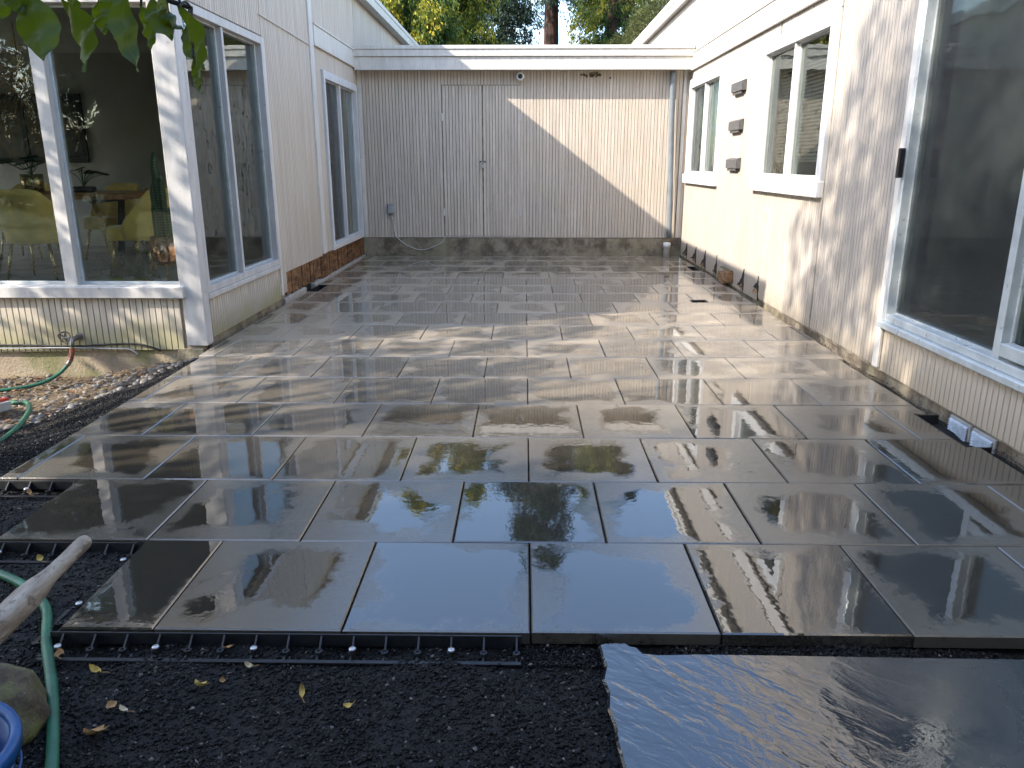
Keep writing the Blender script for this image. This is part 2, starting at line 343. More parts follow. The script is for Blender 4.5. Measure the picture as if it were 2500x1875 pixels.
M['leafy'] = leafm('green_tree_leaves', [(0, (.02, .05, .008)), (.5, (.04, .095, .014)), (1, (.10, .16, .03))], .45, 'tint')
def bigleaf():
    t = NT('hanging_green_leaf'); p = t.pos('Object'); rnd = t.n('ObjectInfo').outputs['Random']; x, y, z = t.xyz(p)
    vein = t.mr(t.math('ABSOLUTE', x), 0, .0022, 1, 0); side = t.mr(t.math('ABSOLUTE', t.math('SUBTRACT', t.math('FRACT', t.math('MULTIPLY', t.math('ADD', z, t.math('MULTIPLY', t.math('ABSOLUTE', x), -.9)), 95)), .5)), 0, .08, .6, 0)
    c = t.mix(t.mr(t.math('ADD', t.noise(p, 18, 4), t.math('MULTIPLY', rnd, .35)), .4, .85), (.018, .055, .008), (.075, .12, .010))
    c = t.mix(t.math('MULTIPLY', t.math('MAXIMUM', vein, side), .45), c, (.10, .16, .03)); t.set(col=c, rough=.38)
    tl = t.n('BsdfTranslucent'); t.l(t.mix(.5, c, (.28, .36, .01)), tl.inputs[0]); mx = t.n('MixShader'); t.put(mx.inputs[0], .5); t.l(t.b.outputs[0], mx.inputs[1]); t.l(tl.outputs[0], mx.inputs[2]); t.l(mx.outputs[0], t.out.inputs[0]); return t.m
M['bigleaf'] = bigleaf()
def bark(name, a, b):
    t = NT(name); p = t.pos('World'); n = t.noise(t.vm(p, (9, 9, 1.2)), 1.6, 7, .7); t.set(col=t.mix(t.mr(n, .35, .65), a, b), rough=.9); t.bump(n, 1, .06); return t.m
M['bark_red'] = bark('reddish_bark', (.035, .018, .013), (.13, .065, .045)); M['bark'] = bark('grey_bark', (.04, .033, .026), (.13, .11, .085))
M['dead'] = plain('dead_tan_leaf', (.42, .23, .09), .7, 0, .5, 40); M['yleaf'] = plain('yellow_fallen_leaf', (.60, .43, .12), .65, 0, .35, 40); M['paleleaf'] = plain('pale_fallen_leaf', (.66, .55, .36), .7, 0, .3, 40)
M['oldrock'] = concrete('mossy_field_stone', (.09, .065, .045), (.21, .165, .115), .9, 9)
M['curtain'] = plain('sheer_grey_curtain', (.66, .66, .63), .9, 0, .15, 3); M['blind'] = plain('white_blind_slat', (.70, .69, .66), .5, 0, .06, 9)
M['bedgreen'] = plain('green_bedspread', (.03, .17, .11), .8, 0, .25, 6)
M['wire'] = plain('white_cable', (.68, .66, .62), .5, 0, .1, 9)
M['tray'] = plain('dull_steel_tray', (.20, .20, .20), .55, .5, .4, 9)

# ------------------------------------------------------------------ ground
def gh(x, y):
    a = np.clip((-2.6 - x) / .95, 0, 1); b = np.clip((y - .9) / 2.2, 0, 1)
    z = -.062 - .20 * a * b
    n = .015 * np.sin(x * 5.1 + 1.3 * y) * np.sin(y * 6.3 - x) + .009 * np.sin(x * 11 + 2) * np.sin(y * 9.7 + x * 3)
    under = ((x > -2.45) & (x < 2.45) & (y > 1.3) & (y < 11)) | ((x > -1.4) & (x < 2.45) & (y > .03) & (y < 1.4))
    z = np.where(under, -.075, z + n)
    return z
def grid_axis(lo, hi, step, far):
    a = list(np.arange(lo, hi + 1e-6, step)); out = []; s = step; q = lo
    while q > -far: s *= 1.7; q -= s; out.append(q)
    b = []; s = step; q = hi
    while q < far: s *= 1.7; q += s; b.append(q)
    return np.array(out[::-1] + a + b)
gx = grid_axis(-5.0, 3.0, .07, 300); gy = grid_axis(-1.6, 4.2, .07, 300)
GX, GY = np.meshgrid(gx, gy, indexing='ij'); GZ = gh(GX, GY); nx, ny = GX.shape
gv = np.stack([GX, GY, GZ], -1).reshape(-1, 3)
ii, jj = np.meshgrid(np.arange(nx - 1), np.arange(ny - 1), indexing='ij'); b0 = (ii * ny + jj).ravel()
gf = np.stack([b0, b0 + ny, b0 + ny + 1, b0 + 1], 1)
ground = obj('ground', mesh('ground', gv, gf, True, False), M['ground'])
tag(ground, 'dark gritty soil around the patio and under the houses', 'ground', kind='structure')

# ------------------------------------------------------------------ patio of wet square pavers
L = .6146; GAP = .003; TH = .045
patio = MB().prism([(-1.48, .04), (2.40, .04), (2.40, 10.45), (-2.50, 10.45), (-2.50, 1.27), (-2.10, 1.27), (-2.10, .655), (-1.48, .655)], -.072, -.047).build('patio', M['dust'])
tag(patio, 'courtyard patio of large wet grey square pavers in running bond', 'patio', kind='structure')
RIGHT = lambda n: 2.405 if n < 6 else 2.47
HOLES = [(2.33, 2.60, 1.73, 2.30), (1.80, 1.98, 6.17, 6.345), (2.34, 2.60, 8.75, 9.27), (-2.70, -2.46, 6.85, 7.41)]
def clip_out(x0, x1, y0, y1):
    poly = [(x0, y0), (x1, y0), (x1, y1), (x0, y1)]
    for a0, a1, b0, b1 in HOLES:
        if a1 <= x0 or a0 >= x1 or b1 <= y0 or b0 >= y1: continue
        cl, cr = a0 <= x0 + .01, a1 >= x1 - .01; cb, ct = b0 <= y0 + .01, b1 >= y1 - .01
        a0, a1, b0, b1 = max(a0, x0), min(a1, x1), max(b0, y0), min(b1, y1)
        if cr and cb and ct: poly = [(x0, y0), (a0, y0), (a0, y1), (x0, y1)]
        elif cr and cb: poly = [(x0, y0), (a0, y0), (a0, b1), (x1, b1), (x1, y1), (x0, y1)]
        elif cr and ct: poly = [(x0, y0), (x1, y0), (x1, b0), (a0, b0), (a0, y1), (x0, y1)]
        elif cr: poly = [(x0, y0), (x1, y0), (x1, b0), (a0, b0), (a0, b1), (x1, b1), (x1, y1), (x0, y1)]
        elif cl and cb and ct: poly = [(a1, y0), (x1, y0), (x1, y1), (a1, y1)]
        elif cl and cb: poly = [(a1, y0), (x1, y0), (x1, y1), (x0, y1), (x0, b1), (a1, b1)]
        elif cl and ct: poly = [(x0, y0), (x1, y0), (x1, y1), (a1, y1), (a1, b0), (x0, b0)]
        elif cb: poly = [(x0, y0), (a0, y0), (a0, b1), (a1, b1), (a1, y0), (x1, y0), (x1, y1), (x0, y1)]
        elif ct: poly = [(x0, y0), (x1, y0), (x1, y1), (a1, y1), (a1, b0), (a0, b0), (a0, y1), (x0, y1)]
        elif cl: poly = [(x0, y0), (x1, y0), (x1, y1), (x0, y1), (x0, b1), (a1, b1), (a1, b0), (x0, b0)]
    return poly
pav_cache = {}
for n in range(18):
    y0 = n * L + GAP; y1 = (n + 1) * L - GAP
    if y0 > 10.48: break
    y1 = min(y1, 10.49)
    left = -1.5365 if n == 0 else (-2.151 if n == 1 else (-2.548 if n < 6 else -2.585))
    ph = 0 if n % 2 == 0 else .5
    k = -6 + ph
    while k * L < 2.6:
        x0 = max(k * L + GAP, left); x1 = min((k + 1) * L - GAP, RIGHT(n)); k += 1
        if x1 - x0 < .03: continue
        poly = clip_out(x0, x1, y0, y1)
        cx, cy = (x0 + x1) / 2, (y0 + y1) / 2; loc = [(round(a - cx, 4), round(b - cy, 4)) for a, b in poly]
        key = tuple(loc)
        if key not in pav_cache: mb = MB().prism(loc, -TH, 0, .0048); pav_cache[key] = mesh('paver', mb.v, mb.f)
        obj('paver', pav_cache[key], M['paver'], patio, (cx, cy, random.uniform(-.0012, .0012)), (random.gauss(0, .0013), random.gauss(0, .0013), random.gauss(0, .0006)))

# ------------------------------------------------------------------ siding and wall makers
P = .0508; BW = .0440; BD = .010
_bm = MB(); h = BW / 2; c = .0018
_prof = [(-h, BD), (-h, c), (-h + c, 0), (h - c, 0), (h, c), (h, BD)]
_bm.prism(_prof, 0, 1); BOARD = mesh('board', _bm.v, _bm.f)
def segs(a, z0, z1, ops):
    cut = [(z0, z1)]
    for (o0, o1, q0, q1) in ops:
        if o0 - .012 < a < o1 + .012:
            nw = []
            for (s, e) in cut:
                if q1 <= s or q0 >= e: nw.append((s, e)); continue
                if q0 > s: nw.append((s, q0))
                if q1 < e: nw.append((q1, e))
            cut = nw
    return [q for q in cut if q[1] - q[0] > .02]
ROT = {'-y': 0, '+x': math.pi / 2, '-x': -math.pi / 2}
def place(face, plane, a, d=0):     # a along the wall, d distance behind the face
    return {'-y': (a, plane + d), '+x': (plane - d, a), '-x': (plane + d, a)}[face]
def boards(face, plane, a0, a1, z0, z1, ops, parent, mat, single=True, zf=None, name='board'):
    n = int((a1 - a0) / P); off = (a1 - a0 - n * P) / 2; pan = None
    for i in range(n):
        a = a0 + off + (i + .5) * P; zz0 = zf(a) if zf else z0
        for sn, (s, e) in enumerate(segs(a, zz0, z1, ops)):
            x, y = place(face, plane, a)
            if single:
                o = bpy.data.objects.new(name, BOARD); COL.objects.link(o); o.parent = parent
                o.location = (x, y, s); o.scale = (1, 1, e - s); o.rotation_euler = (0, 0, ROT[face])
                o.material_slots[0].link = 'OBJECT' if BOARD.materials else 'DATA'
                if BOARD.materials: o.material_slots[0].material = mat
            else:
                key = (i // 24, sn, round(s, 2), round(e, 2))
                if pan is None: pan = {}
                pan.setdefault(key, MB())
                rm = Matrix.Rotation(ROT[face], 3, 'Z')
                pan[key].add([tuple(rm @ Vector((px, py, 0)) + Vector((x, y, zq))) for zq in (s, e) for px, py in _prof], [tuple(range(6)), tuple(range(6, 12))] + [(k, (k + 1) % 6, 6 + (k + 1) % 6, 6 + k) for k in range(6)])
    for q in (pan or {}).values(): q.build('siding_panel', mat, parent)
BOARD.materials.append(M['siding'])
def wall(name, face, plane, a0, a1, z0, z1, ops, parent, mat, d0=BD + .001, th=.12):
    mb = MB(); cuts = sorted({a0, a1, *[o[0] for o in ops], *[o[1] for o in ops]}); cuts = [q for q in cuts if a0 <= q <= a1]
    for u, v in zip(cuts, cuts[1:]):
        if v - u < 1e-4: continue
        for (s, e) in segs((u + v) / 2, z0, z1, [(o[0] + .012, o[1] - .012, o[2], o[3]) for o in ops]):
            p0 = place(face, plane, u, d0); p1 = place(face, plane, v, d0 + th)
            mb.box(min(p0[0], p1[0]), max(p0[0], p1[0]), min(p0[1], p1[1]), max(p0[1], p1[1]), s, e)
    return mb.build(name, mat, parent)
def lbox(mb, face, plane, a0, a1, d0, d1, z0, z1, c=.003):   # box on a wall: d negative = proud of the face
    p0 = place(face, plane, a0, d0); p1 = place(face, plane, a1, d1)
    return mb.box(min(p0[0], p1[0]), max(p0[0], p1[0]), min(p0[1], p1[1]), max(p0[1], p1[1]), z0, z1, c)
def window(parent, face, plane, a0, a1, z0, z1, fw=.05, mull=(), name='window', mat='vinyl', gl='glass', proud=.02, deep=.09, sill=None, mw=.045, screen=None, top=None, gd=.04):
    fm = MB(); t = top or fw
    lbox(fm, face, plane, a0, a0 + fw, -proud, deep, z0, z1); lbox(fm, face, plane, a1 - fw, a1, -proud, deep, z0, z1)
    lbox(fm, face, plane, a0 + fw, a1 - fw, -proud + .002, deep, z1 - t, z1); lbox(fm, face, plane, a0 + fw, a1 - fw, -proud + .002, deep, z0, z0 + fw)
    w = fm.build(name, M[mat], parent)
    edges = [a0 + fw] + list(mull) + [a1 - fw]
    for m in mull: lbox(MB(), face, plane, m - mw / 2, m + mw / 2, -proud * .3, deep - .01, z0 + fw, z1 - t).build('mullion', M[mat], w)
    for k, (u, v) in enumerate(zip(edges, edges[1:])):
        u2 = u + (mw / 2 if k else 0); v2 = v - (mw / 2 if k < len(mull) else 0)
        # inner sash
        sm = MB(); s = .022 if mat == 'trim' else .014
        lbox(sm, face, plane, u2, u2 + s, gd - .018, gd + .02, z0 + fw, z1 - t, .002); lbox(sm, face, plane, v2 - s, v2, gd - .018, gd + .02, z0 + fw, z1 - t, .002)
        lbox(sm, face, plane, u2 + s, v2 - s, gd - .016, gd + .02, z1 - t - s, z1 - t, .002); lbox(sm, face, plane, u2 + s, v2 - s, gd - .016, gd + .02, z0 + fw, z0 + fw + s, .002)
        sash = sm.build('sash', M['alu' if mat != 'vinyl' else mat], w)
        lbox(MB(), face, plane, u2 + s, v2 - s, gd, gd + .005, z0 + fw + s, z1 - t - s, 0).build('pane', M[gl], w)
        if screen is not None and k in screen: lbox(MB(), face, plane, u2 + s, v2 - s, gd - .022, gd - .021, z0 + fw + s, z1 - t - s, 0).build('screen', M['screen'], w)
    if sill: lbox(MB(), face, plane, a0 - sill[0], a1 + sill[0], -sill[1], .01, z0 - sill[2], z0 - .002, .004).build('sill', M[mat], w)
    return w

# ================================================================== the house on the left
HL = empty('house_wing', (-5.6, 7.2, 0)); HL.location = (0, 0, 0)
tag(HL, 'shaded pale grooved-siding house wing with corner dining windows, left of the patio', 'house')
XL = -2.62; YF = 3.95
opE = [(3.97, 5.99, .43, 2.64), (8.33, 10.36, .32, 2.60)]
wE = wall('wall', '+x', XL, 4.05, 10.5, .31, 3.86, opE + [(3.9, 6.0, -.2, .43)], HL, M['shaded_groove'])
boards('+x', XL, 6.02, 7.80, .1, 3.86, opE, wE, M['siding'], False, zf=lambda a: .31 if a > 6.20 else .10)
boards('+x', XL, 7.98, 10.5, .33, 2.86, opE, wE, M['siding'], False)
boards('+x', XL, 4.02, 6.02, 2.66, 3.86, [], wE, M['siding'], False)
boards('+x', XL, 7.98, 10.5, 3.10, 3.86, [], wE, M['siding'], False)
skE = wall('wall', '+x', XL, 4.06, 6.14, .055, .43, [], HL, M['shaded_groove'])
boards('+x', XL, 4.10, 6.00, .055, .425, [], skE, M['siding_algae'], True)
wN = wall('wall', '+x', XL, 10.5, 20, 3.0, 3.86, [], HL, M['shaded_groove'])
boards('+x', XL, 10.5, 19.9, 3.0, 3.86, [], wN, M['siding'], False)
# corner post, trims
def trimpiece(name, face, plane, a0, a1, d0, d1, z0, z1, m='trim', par=HL): return lbox(MB(), face, plane, a0, a1, d0, d1, z0, z1, .004).build(name, M[m], par)
trimpiece('corner_trim', '+x', XL, 3.945, 4.055, -.018, .02, .03, 3.86, 'oldtrim')
trimpiece('corner_trim', '-y', YF, -2.772, -2.605, -.012, .10, .02, 3.86, 'oldtrim')
trimpiece('vertical_trim', '+x', XL, 7.80, 7.97, -.02, .01, .33, 3.86)
trimpiece('vertical_trim', '+x', XL, 5.99, 6.05, -.014, .01, .09, 2.64)
trimpiece('band_trim', '+x', XL, 7.98, 10.5, -.03, .01, 2.86, 3.07, 'fascia'); trimpiece('drip_cap', '+x', XL, 7.98, 10.5, -.045, .0, 3.072, 3.095, 'fascia'); trimpiece('batten', '+x', XL, 7.98, 10.5, -.038, -.012, 2.835, 2.858, 'fascia')
MB().tube([(XL + .012, 5.97, 2.845), (XL + .012, 7.80, 2.815)], .007, 6).build('conduit', M['fascia'], HL)
w = window(HL, '+x', XL, 4.05, 5.99, .43, 2.64, .055, (4.95,), mat='oldtrim', gl='glass', proud=.02, deep=.12, gd=.06, top=.07)
lbox(MB(), '+x', XL, 4.05, 5.985, -.028, .01, .385, .428, .004).build('sill', M['oldtrim'], w)
w = window(HL, '+x', XL, 8.33, 10.36, .32, 2.60, .075, (9.30,), name='sliding_door', mat='vinyl', proud=.03, deep=.11, gd=.05, screen=(0,), top=.10)
lbox(MB(), '+x', XL, 8.42, 8.45, -.045, .0, 1.30, 1.45, .004).build('handle', M['black'], w)
# front wall facing the camera
opF = [(-5.62, -2.772, .50, 2.64)]
wF = wall('wall', '-y', YF, -9, -2.64, -.02, 3.86, opF, HL, M['shaded_groove'], th=.10)
boards('-y', YF, -5.6, -2.80, -.035, .415, [], wF, M['siding_algae'], True, zf=lambda a: -.012 + .021 * (a + 2.8))
boards('-y', YF, -9, -2.80, 2.70, 3.86, [], wF, M['siding'], False); boards('-y', YF, -9, -5.62, -.05, 2.70, [], wF, M['siding'], False)
w = window(HL, '-y', YF, -5.62, -2.772, .50, 2.64, .014, (-4.66, -3.655), mat='trim', gl='oldglass', proud=.01, deep=.11, gd=.075, mw=.10, top=.06)
lbox(MB(), '-y', YF, -5.7, -2.74, -.055, .03, .415, .505, .005).build('sill', M['oldtrim'], w)
lbox(MB(), '-y', YF, -5.7, -2.80, -.02, .01, 2.64, 2.72, .004).build('head_trim', M['trim'], w)
# rotted rim boards, footing and curb below the siding
for (y0, y1, z0, z1, d) in ((6.16, 7.70, .045, .335, .018), (7.76, 8.18, .01, .345, .010), (8.22, 9.55, .02, .33, .016), (9.57, 9.98, .02, .32, .022), (10.0, 10.5, .02, .32, .014)):
    mb = MB(); n = 26
    for k in range(n):
        u0 = y0 + (y1 - y0) * k / n; u1 = y0 + (y1 - y0) * (k + 1) / n; dd = d + random.uniform(-.007, .007)
        lbox(mb, '+x', XL, u0, u1, dd, .10, z0 + random.uniform(0, .022), z1 - random.uniform(0, .012), 0)
    mb.build('rim_board', M['rot'], HL)
for (y0, y1) in ((6.10, 6.92), (7.34, 10.5)): lbox(MB(), '+x', XL, y0, y1, -.006, .10, -.14, .04 if y0 < 7 else .018, .004).build('footing', M['curb'], HL)
lbox(MB(), '+x', XL, 4.0, 6.10, .02, .12, -.14, .053, 0).build('footing', M['footing'], HL)
lbox(MB(), '+x', XL, 6.93, 7.33, .05, .10, -.20, .03, 0).build('vent_opening', M['black'], HL)
lbox(MB(), '+x', XL, 6.93, 6.95, -.005, .05, -.14, .035, .002).build('vent_jamb', M['curb'], HL)
MB().box(-8.8, -2.70, YF + .025, YF + .16, -.6, -.02, .006).build('footing', M['foot_left'], HL)
MB().box(-2.86, -2.65, YF - .01, YF + .10, -.10, -.005, .004).build('corner_footing', M['footing'], HL)
# roof and eaves
rf = MB().box(-10, -2.47, 3.72, 20, 3.985, 4.02).build('roof', M['roof'], HL)
MB().box(-10, -2.49, 3.76, 19.98, 3.862, 3.982).build('soffit', M['fascia'], HL)
MB().box(-2.485, -2.450, 3.70, 20.02, 3.84, 3.995, .004).build('fascia_board', M['fascia'], HL); MB().box(-2.462, -2.436, 3.68, 20.04, 3.965, 4.035, .004).build('fascia_cap', M['trim'], HL)
MB().box(-10, -2.50, 3.715, 3.75, 3.84, 3.995, .004).build('fascia_board', M['fascia'], HL)
# rooms behind the glass
ZF = .44
MB().box(-9, -2.76, 4.07, 10.4, ZF - .1, ZF).build('room_floor', M['floor_in'], HL); MB().box(-9, -2.76, 4.07, 10.4, 2.72, 2.8).build('room_ceiling', M['wall_in_lt'], HL)
MB().box(-9, -4.35, 7.7, 7.8, ZF, 2.72).build('room_wall', M['wall_in'], HL); MB().box(-9.0, -8.9, 4.07, 10.4, ZF, 1.3).box(-9.0, -8.9, 4.07, 10.4, 2.2, 2.72).box(-9.0, -8.9, 6.4, 10.4, 1.3, 2.2).build('room_wall', M['wall_in'], HL)  # gap in the unseen west wall added as a ribbon window to brighten the room
MB().box(-3.62, -2.77, 7.7, 7.8, ZF, 2.72).build('room_wall', M['wall_in'], HL); MB().box(-9, -2.76, 10.2, 10.3, ZF, 2.72).build('room_wall', M['darkroom'], HL)
MB().box(-4.35, -4.27, 7.68, 7.82, ZF, 2.60, .004).build('door_casing', M['wall_in_lt'], HL); MB().box(-3.70, -3.62, 7.68, 7.82, ZF, 2.60, .004).build('door_casing', M['wall_in_lt'], HL)

# ================================================================== the low link across the back
HB = empty('link_wing'); tag(HB, 'low link wing closing the courtyard, grooved wall with deep white fascia', 'house')
YB = 10.5
DX0, DXM, DX1, DZ0, DZ1 = -1.315, -.685, -.088, .318, 2.612
opB = [(DX0, DX1, DZ0, DZ1)]
wB = wall('wall', '-y', YB, -2.62, 2.50, .29, 2.82, [], HB, M['shaded_groove'])
boards('-y', YB, -2.60, 2.40, .298, 2.82, opB, wB, M['siding'])
boards('-y', YB, 2.4505, 2.505, .298, 2.82, [], wB, M['siding'])
trimpiece('corner_trim', '-y', YB, 2.40, 2.452, -.012, .01, .298, 2.82, 'trim', HB); trimpiece('corner_trim', '-y', YB, -2.615, -2.555, -.012, .0, .298, 2.82, 'trim', HB)
for nm, a0, a1 in (('door', DX0, DXM), ('door', DXM, DX1)):
    d = lbox(MB(), '-y', YB, a0 + .004, a1 - .004, .0095, .011, DZ0, DZ1 - .005, 0).build(nm, M['shaded_groove'], HB)
    n = int(round((a1 - a0) / P)); w_ = (a1 - a0 - .016) / n
    for i in range(n):
        o = obj('board', BOARD, None, d, (a0 + .008 + (i + .5) * w_, YB - .004, DZ0 + .004), (0, 0, 0), (w_ * .87 / BW, 1.3, DZ1 - .014 - DZ0))
    hx = a0 if a0 == DX0 else a1
    for z in (2.14, .70):
        h_ = MB().box(hx - .012, hx + .012, YB - .010, YB - .0, z - .055, z + .055, .002); h_.tube([(hx, YB - .012, z - .058), (hx, YB - .012, z + .058)], .008, 8); h_.build('hinge', M['trim'], d)
    if a0 == DX0:
        hs = MB().box(DXM - .05, DXM + .045, YB - .012, YB - .002, 1.462, 1.488, .002).build('hasp', M['dullsteel'], d)
        pl = MB().box(DXM - .028, DXM + .012, YB - .035, YB - .014, 1.375, 1.425, .005); pl.tube(smooth_path([(DXM - .020, YB - .024, 1.42), (DXM - .019, YB - .024, 1.462), (DXM - .008, YB - .024, 1.475), (DXM + .003, YB - .024, 1.462), (DXM + .004, YB - .024, 1.42)]), .0045, 7); pl.build('padlock', M['steel'], d)
MB().box(-2.60, 2.50, YB + .004, YB + .15, -.12, .288, .006).build('footing', M['footing'], HB)
YO = 10.262
MB().box(-2.60, 2.49, YO + .02, YB + .1, 2.822, 2.85).build('soffit', M['fascia'], HB)
MB().box(-2.60, 2.49, YO, YO + .035, 2.80, 2.985, .004).build('fascia_board', M['fascia'], HB)
MB().box(-2.60, 2.49, YO - .028, YO + .02, 2.988, 3.085, .004).build('fascia_board', M['fascia'], HB)
MB().box(-2.60, 2.49, YO - .042, YO + .1, 3.087, 3.140, .004).build('roof_edge', M['fascia'], HB)
rfb = MB().box(-2.60, 2.49, YO + .06, 17, 3.10, 3.135).build('roof', M['roof'], HB)
dp = MB().tube(smooth_path([(2.215, YO + .15, 2.80), (2.222, YO + .155, 2.4), (2.262, YO + .15, 1.2), (2.288, YO + .15, .30)], 6), .043, 14).build('downspout', M['pvc'], HB, True)
MB().lathe([(.050, 0), (.050, .16), (.058, .165), (.058, .235), (.047, .24)], (2.262, YO + .15, -.01), 18).build('drain_adapter', M['white'], dp, True)
MB().box(-2.6, 2.49, 12.5, 12.6, 0, 3.0).build('room_wall', M['darkroom'], HB)

# ================================================================== the house on the right
HR = empty('house_wing'); tag(HR, 'sunlit pale grooved-siding house wing with white windows, right of the patio', 'house')
XR = 2.5
opR = [(8.36, 10.38, 1.21, 2.66), (4.63, 6.64, 1.22, 2.66), (-1.2, 3.20, .40, 2.70)]
wR = wall('wall', '-x', XR, -3, 10.5, .03, 3.86, opR, HR, M['shaded_groove'])
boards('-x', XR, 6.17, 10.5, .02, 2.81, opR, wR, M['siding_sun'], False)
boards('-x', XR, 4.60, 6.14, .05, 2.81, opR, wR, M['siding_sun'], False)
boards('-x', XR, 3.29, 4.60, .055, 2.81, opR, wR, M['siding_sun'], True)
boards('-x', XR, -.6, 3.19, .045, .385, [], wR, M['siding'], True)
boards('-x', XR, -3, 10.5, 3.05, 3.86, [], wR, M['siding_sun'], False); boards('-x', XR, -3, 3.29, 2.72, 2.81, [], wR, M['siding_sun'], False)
wRn = wall('wall', '-x', XR, 10.5, 20, 3.0, 3.86, [], HR, M['shaded_groove']); boards('-x', XR, 10.5, 19.9, 3.0, 3.86, [], wRn, M['siding_sun'], False)
T = lambda name, a0, a1, d0, d1, z0, z1, m='trim': trimpiece(name, '-x', XR, a0, a1, d0, d1, z0, z1, m, HR)
T('band_trim', -3, 10.5, -.03, .01, 2.812, 3.02, 'fascia'); T('drip_cap', -3, 10.5, -.045, .0, 3.022, 3.045, 'fascia'); T('batten', -3, 10.5, -.040, -.012, 2.788, 2.81, 'fascia')
T('corner_trim', 3.20, 3.285, -.012, .01, .05, 2.81); T('panel_joint', 6.142, 6.168, .002, .01, .05, 1.2, 'siding')
for (a0, a1, z0, z1) in ((8.36, 10.38, 1.21, 2.66), (4.63, 6.64, 1.22, 2.66)):
    w = window(HR, '-x', XR, a0, a1, z0, z1, .115, ((a0 + a1) / 2 + .02,), gl='oldglass', proud=.03, deep=.10, gd=.05, screen=((1,) if a0 > 8 else None), top=.125, mw=.034)
    lbox(MB(), '-x', XR, a0 - .015, a1 + .015, -.060, .01, z0 - .05, z0 + .085, .006).build('sill', M['vinyl'], w)
w = window(HR, '-x', XR, -1.2, 3.20, .40, 2.70, .05, (-.05, 1.885), name='sliding_door', mat='alu', gl='oldglass', proud=.02, deep=.12, gd=.06, top=.06, mw=.06, screen=(2,))
lbox(MB(), '-x', XR, -1.2, 3.20, -.055, .02, .355, .398, .005).build('sill', M['alu'], w)
lbox(MB(), '-x', XR, -1.2, 1.83, -.02, .05, .475, .545, .004).build('bottom_rail', M['alu'], w)
lbox(MB(), '-x', XR, 3.145, 3.175, -.07, -.03, 1.36, 1.55, .006).build('handle', M['black'], w)
# footing, strip of soil, torn siding
lbox(MB(), '-x', XR, -3, 10.5, .02, .16, -.4, .028, 0).build('footing', M['footing'], HR)
tear = [(9.994, .212, 10.283, .073, 9.971), (9.332, .222, 9.709, .07, 9.319), (8.725, .239, 9.017, .059, 8.687), (8.065, .249, 8.218, .067, 8.049), (6.757, .239, 7.007, .068, 6.755), (6.19, .237, 6.348, .138, 6.163)]
for (yt, zt, yl, zl, yr) in tear:
    pts = [(yt + .012, zt + .05), (yt - .006, zt + .045)]
    for k in range(1, 6): t_ = k / 6; pts.append((yt - .010 + random.uniform(-.02, .012) + (yr - yt) * t_, zt * (1 - t_) + .03 * t_))
    pts += [(yr, .022), (yr + .018, .022), (yr + .026, zl * .8)]
    for k in range(1, 6): t_ = k / 6; pts.append((yr + .04 + (yl - yr - .04) * t_, zl + random.uniform(-.014, .012)))
    pts.append((yl, zl))
    for k in range(1, 6): t_ = k / 6; pts.append((yl + (yt + .012 - yl) * t_ + random.uniform(-.02, .02), zl + (zt - zl) * t_ ** 1.2 + random.uniform(-.012, .012)))
    v = [(XR - .004, a, b) for a, b in pts] + [(XR + .006, a, b) for a, b in pts]; n = len(pts)
    o = obj('torn_hole', mesh('torn_hole', v, [tuple(range(n))] + [(k, (k + 1) % n, n + (k + 1) % n, n + k) for k in range(n)]), M['hole'], HR)
    for q in range(3):
        yy = yt + random.uniform(0, (yl - yt) * .6); zz = zl + random.uniform(0, .06)
        MB().add([(XR - .006, yy, zz), (XR - .02, yy + .03, zz - .03), (XR - .03, yy + .012, zz - .055), (XR - .008, yy - .01, zz - .02)], [(0, 1, 2, 3)]).build('splinter', M['redwood'], o)
jb = MB().box(XR - .075, XR - .002, 7.20, 7.42, .062, .185, .004).build('joist_end', M['redwood'], HR)
MB().box(XR - .060, XR - .004, 7.44, 7.74, .008, .135, .004).build('split_block', M['redwood'], jb); MB().box(XR - .045, XR - .003, 7.22, 7.70, .187, .200, .003).build('moss_cap', M['oldrock'], jb)
# foundation vents in the pit beside the patio
for y0 in (1.76, 2.00):
    v = lbox(MB(), '-x', XR, y0, y0 + .215, .001, .018, -.13, .025, .003).build('foundation_vent', M['grey'], HR)
    for k in range(9):
        z = -.118 + k * .0148
        MB().add([(XR - .014, y0 + .012, z), (XR - .014, y0 + .203, z), (XR - .002, y0 + .203, z + .0095), (XR - .002, y0 + .012, z + .0095)], [(0, 1, 2, 3)]).build('slat', M['steel'], v)
# roof
MB().box(2.43, 10, -4, 20, 3.99, 4.03).build('roof', M['roof'], HR); MB().box(2.45, 10, -3.98, 19.98, 3.862, 3.988).build('soffit', M['fascia'], HR)
MB().box(2.40, 2.435, -4.02, 20.02, 3.84, 4.0, .004).build('fascia_board', M['fascia'], HR); MB().box(2.385, 2.412, -4.03, 20.03, 3.97, 4.06, .004).build('fascia_cap', M['trim'], HR)
MB().box(2.64, 8, -3, 10.4, .25, .36).build('room_floor', M['floor_in'], HR); MB().box(2.64, 8, -3, 10.4, 2.75, 2.83).build('room_ceiling', M['wall_in'], HR)
MB().box(6.5, 6.6, -3, 10.4, .36, 2.75).build('room_wall', M['darkroom'], HR); MB().box(2.64, 6.5, 7.5, 7.6, .36, 2.75).build('room_wall', M['darkroom'], HR); MB().box(2.64, 6.5, 3.9, 4.0, .36, 2.75).build('room_wall', M['darkroom'], HR); MB().box(2.64, 6.5, -2.9, -2.8, .36, 2.75).build('room_wall', M['darkroom'], HR)

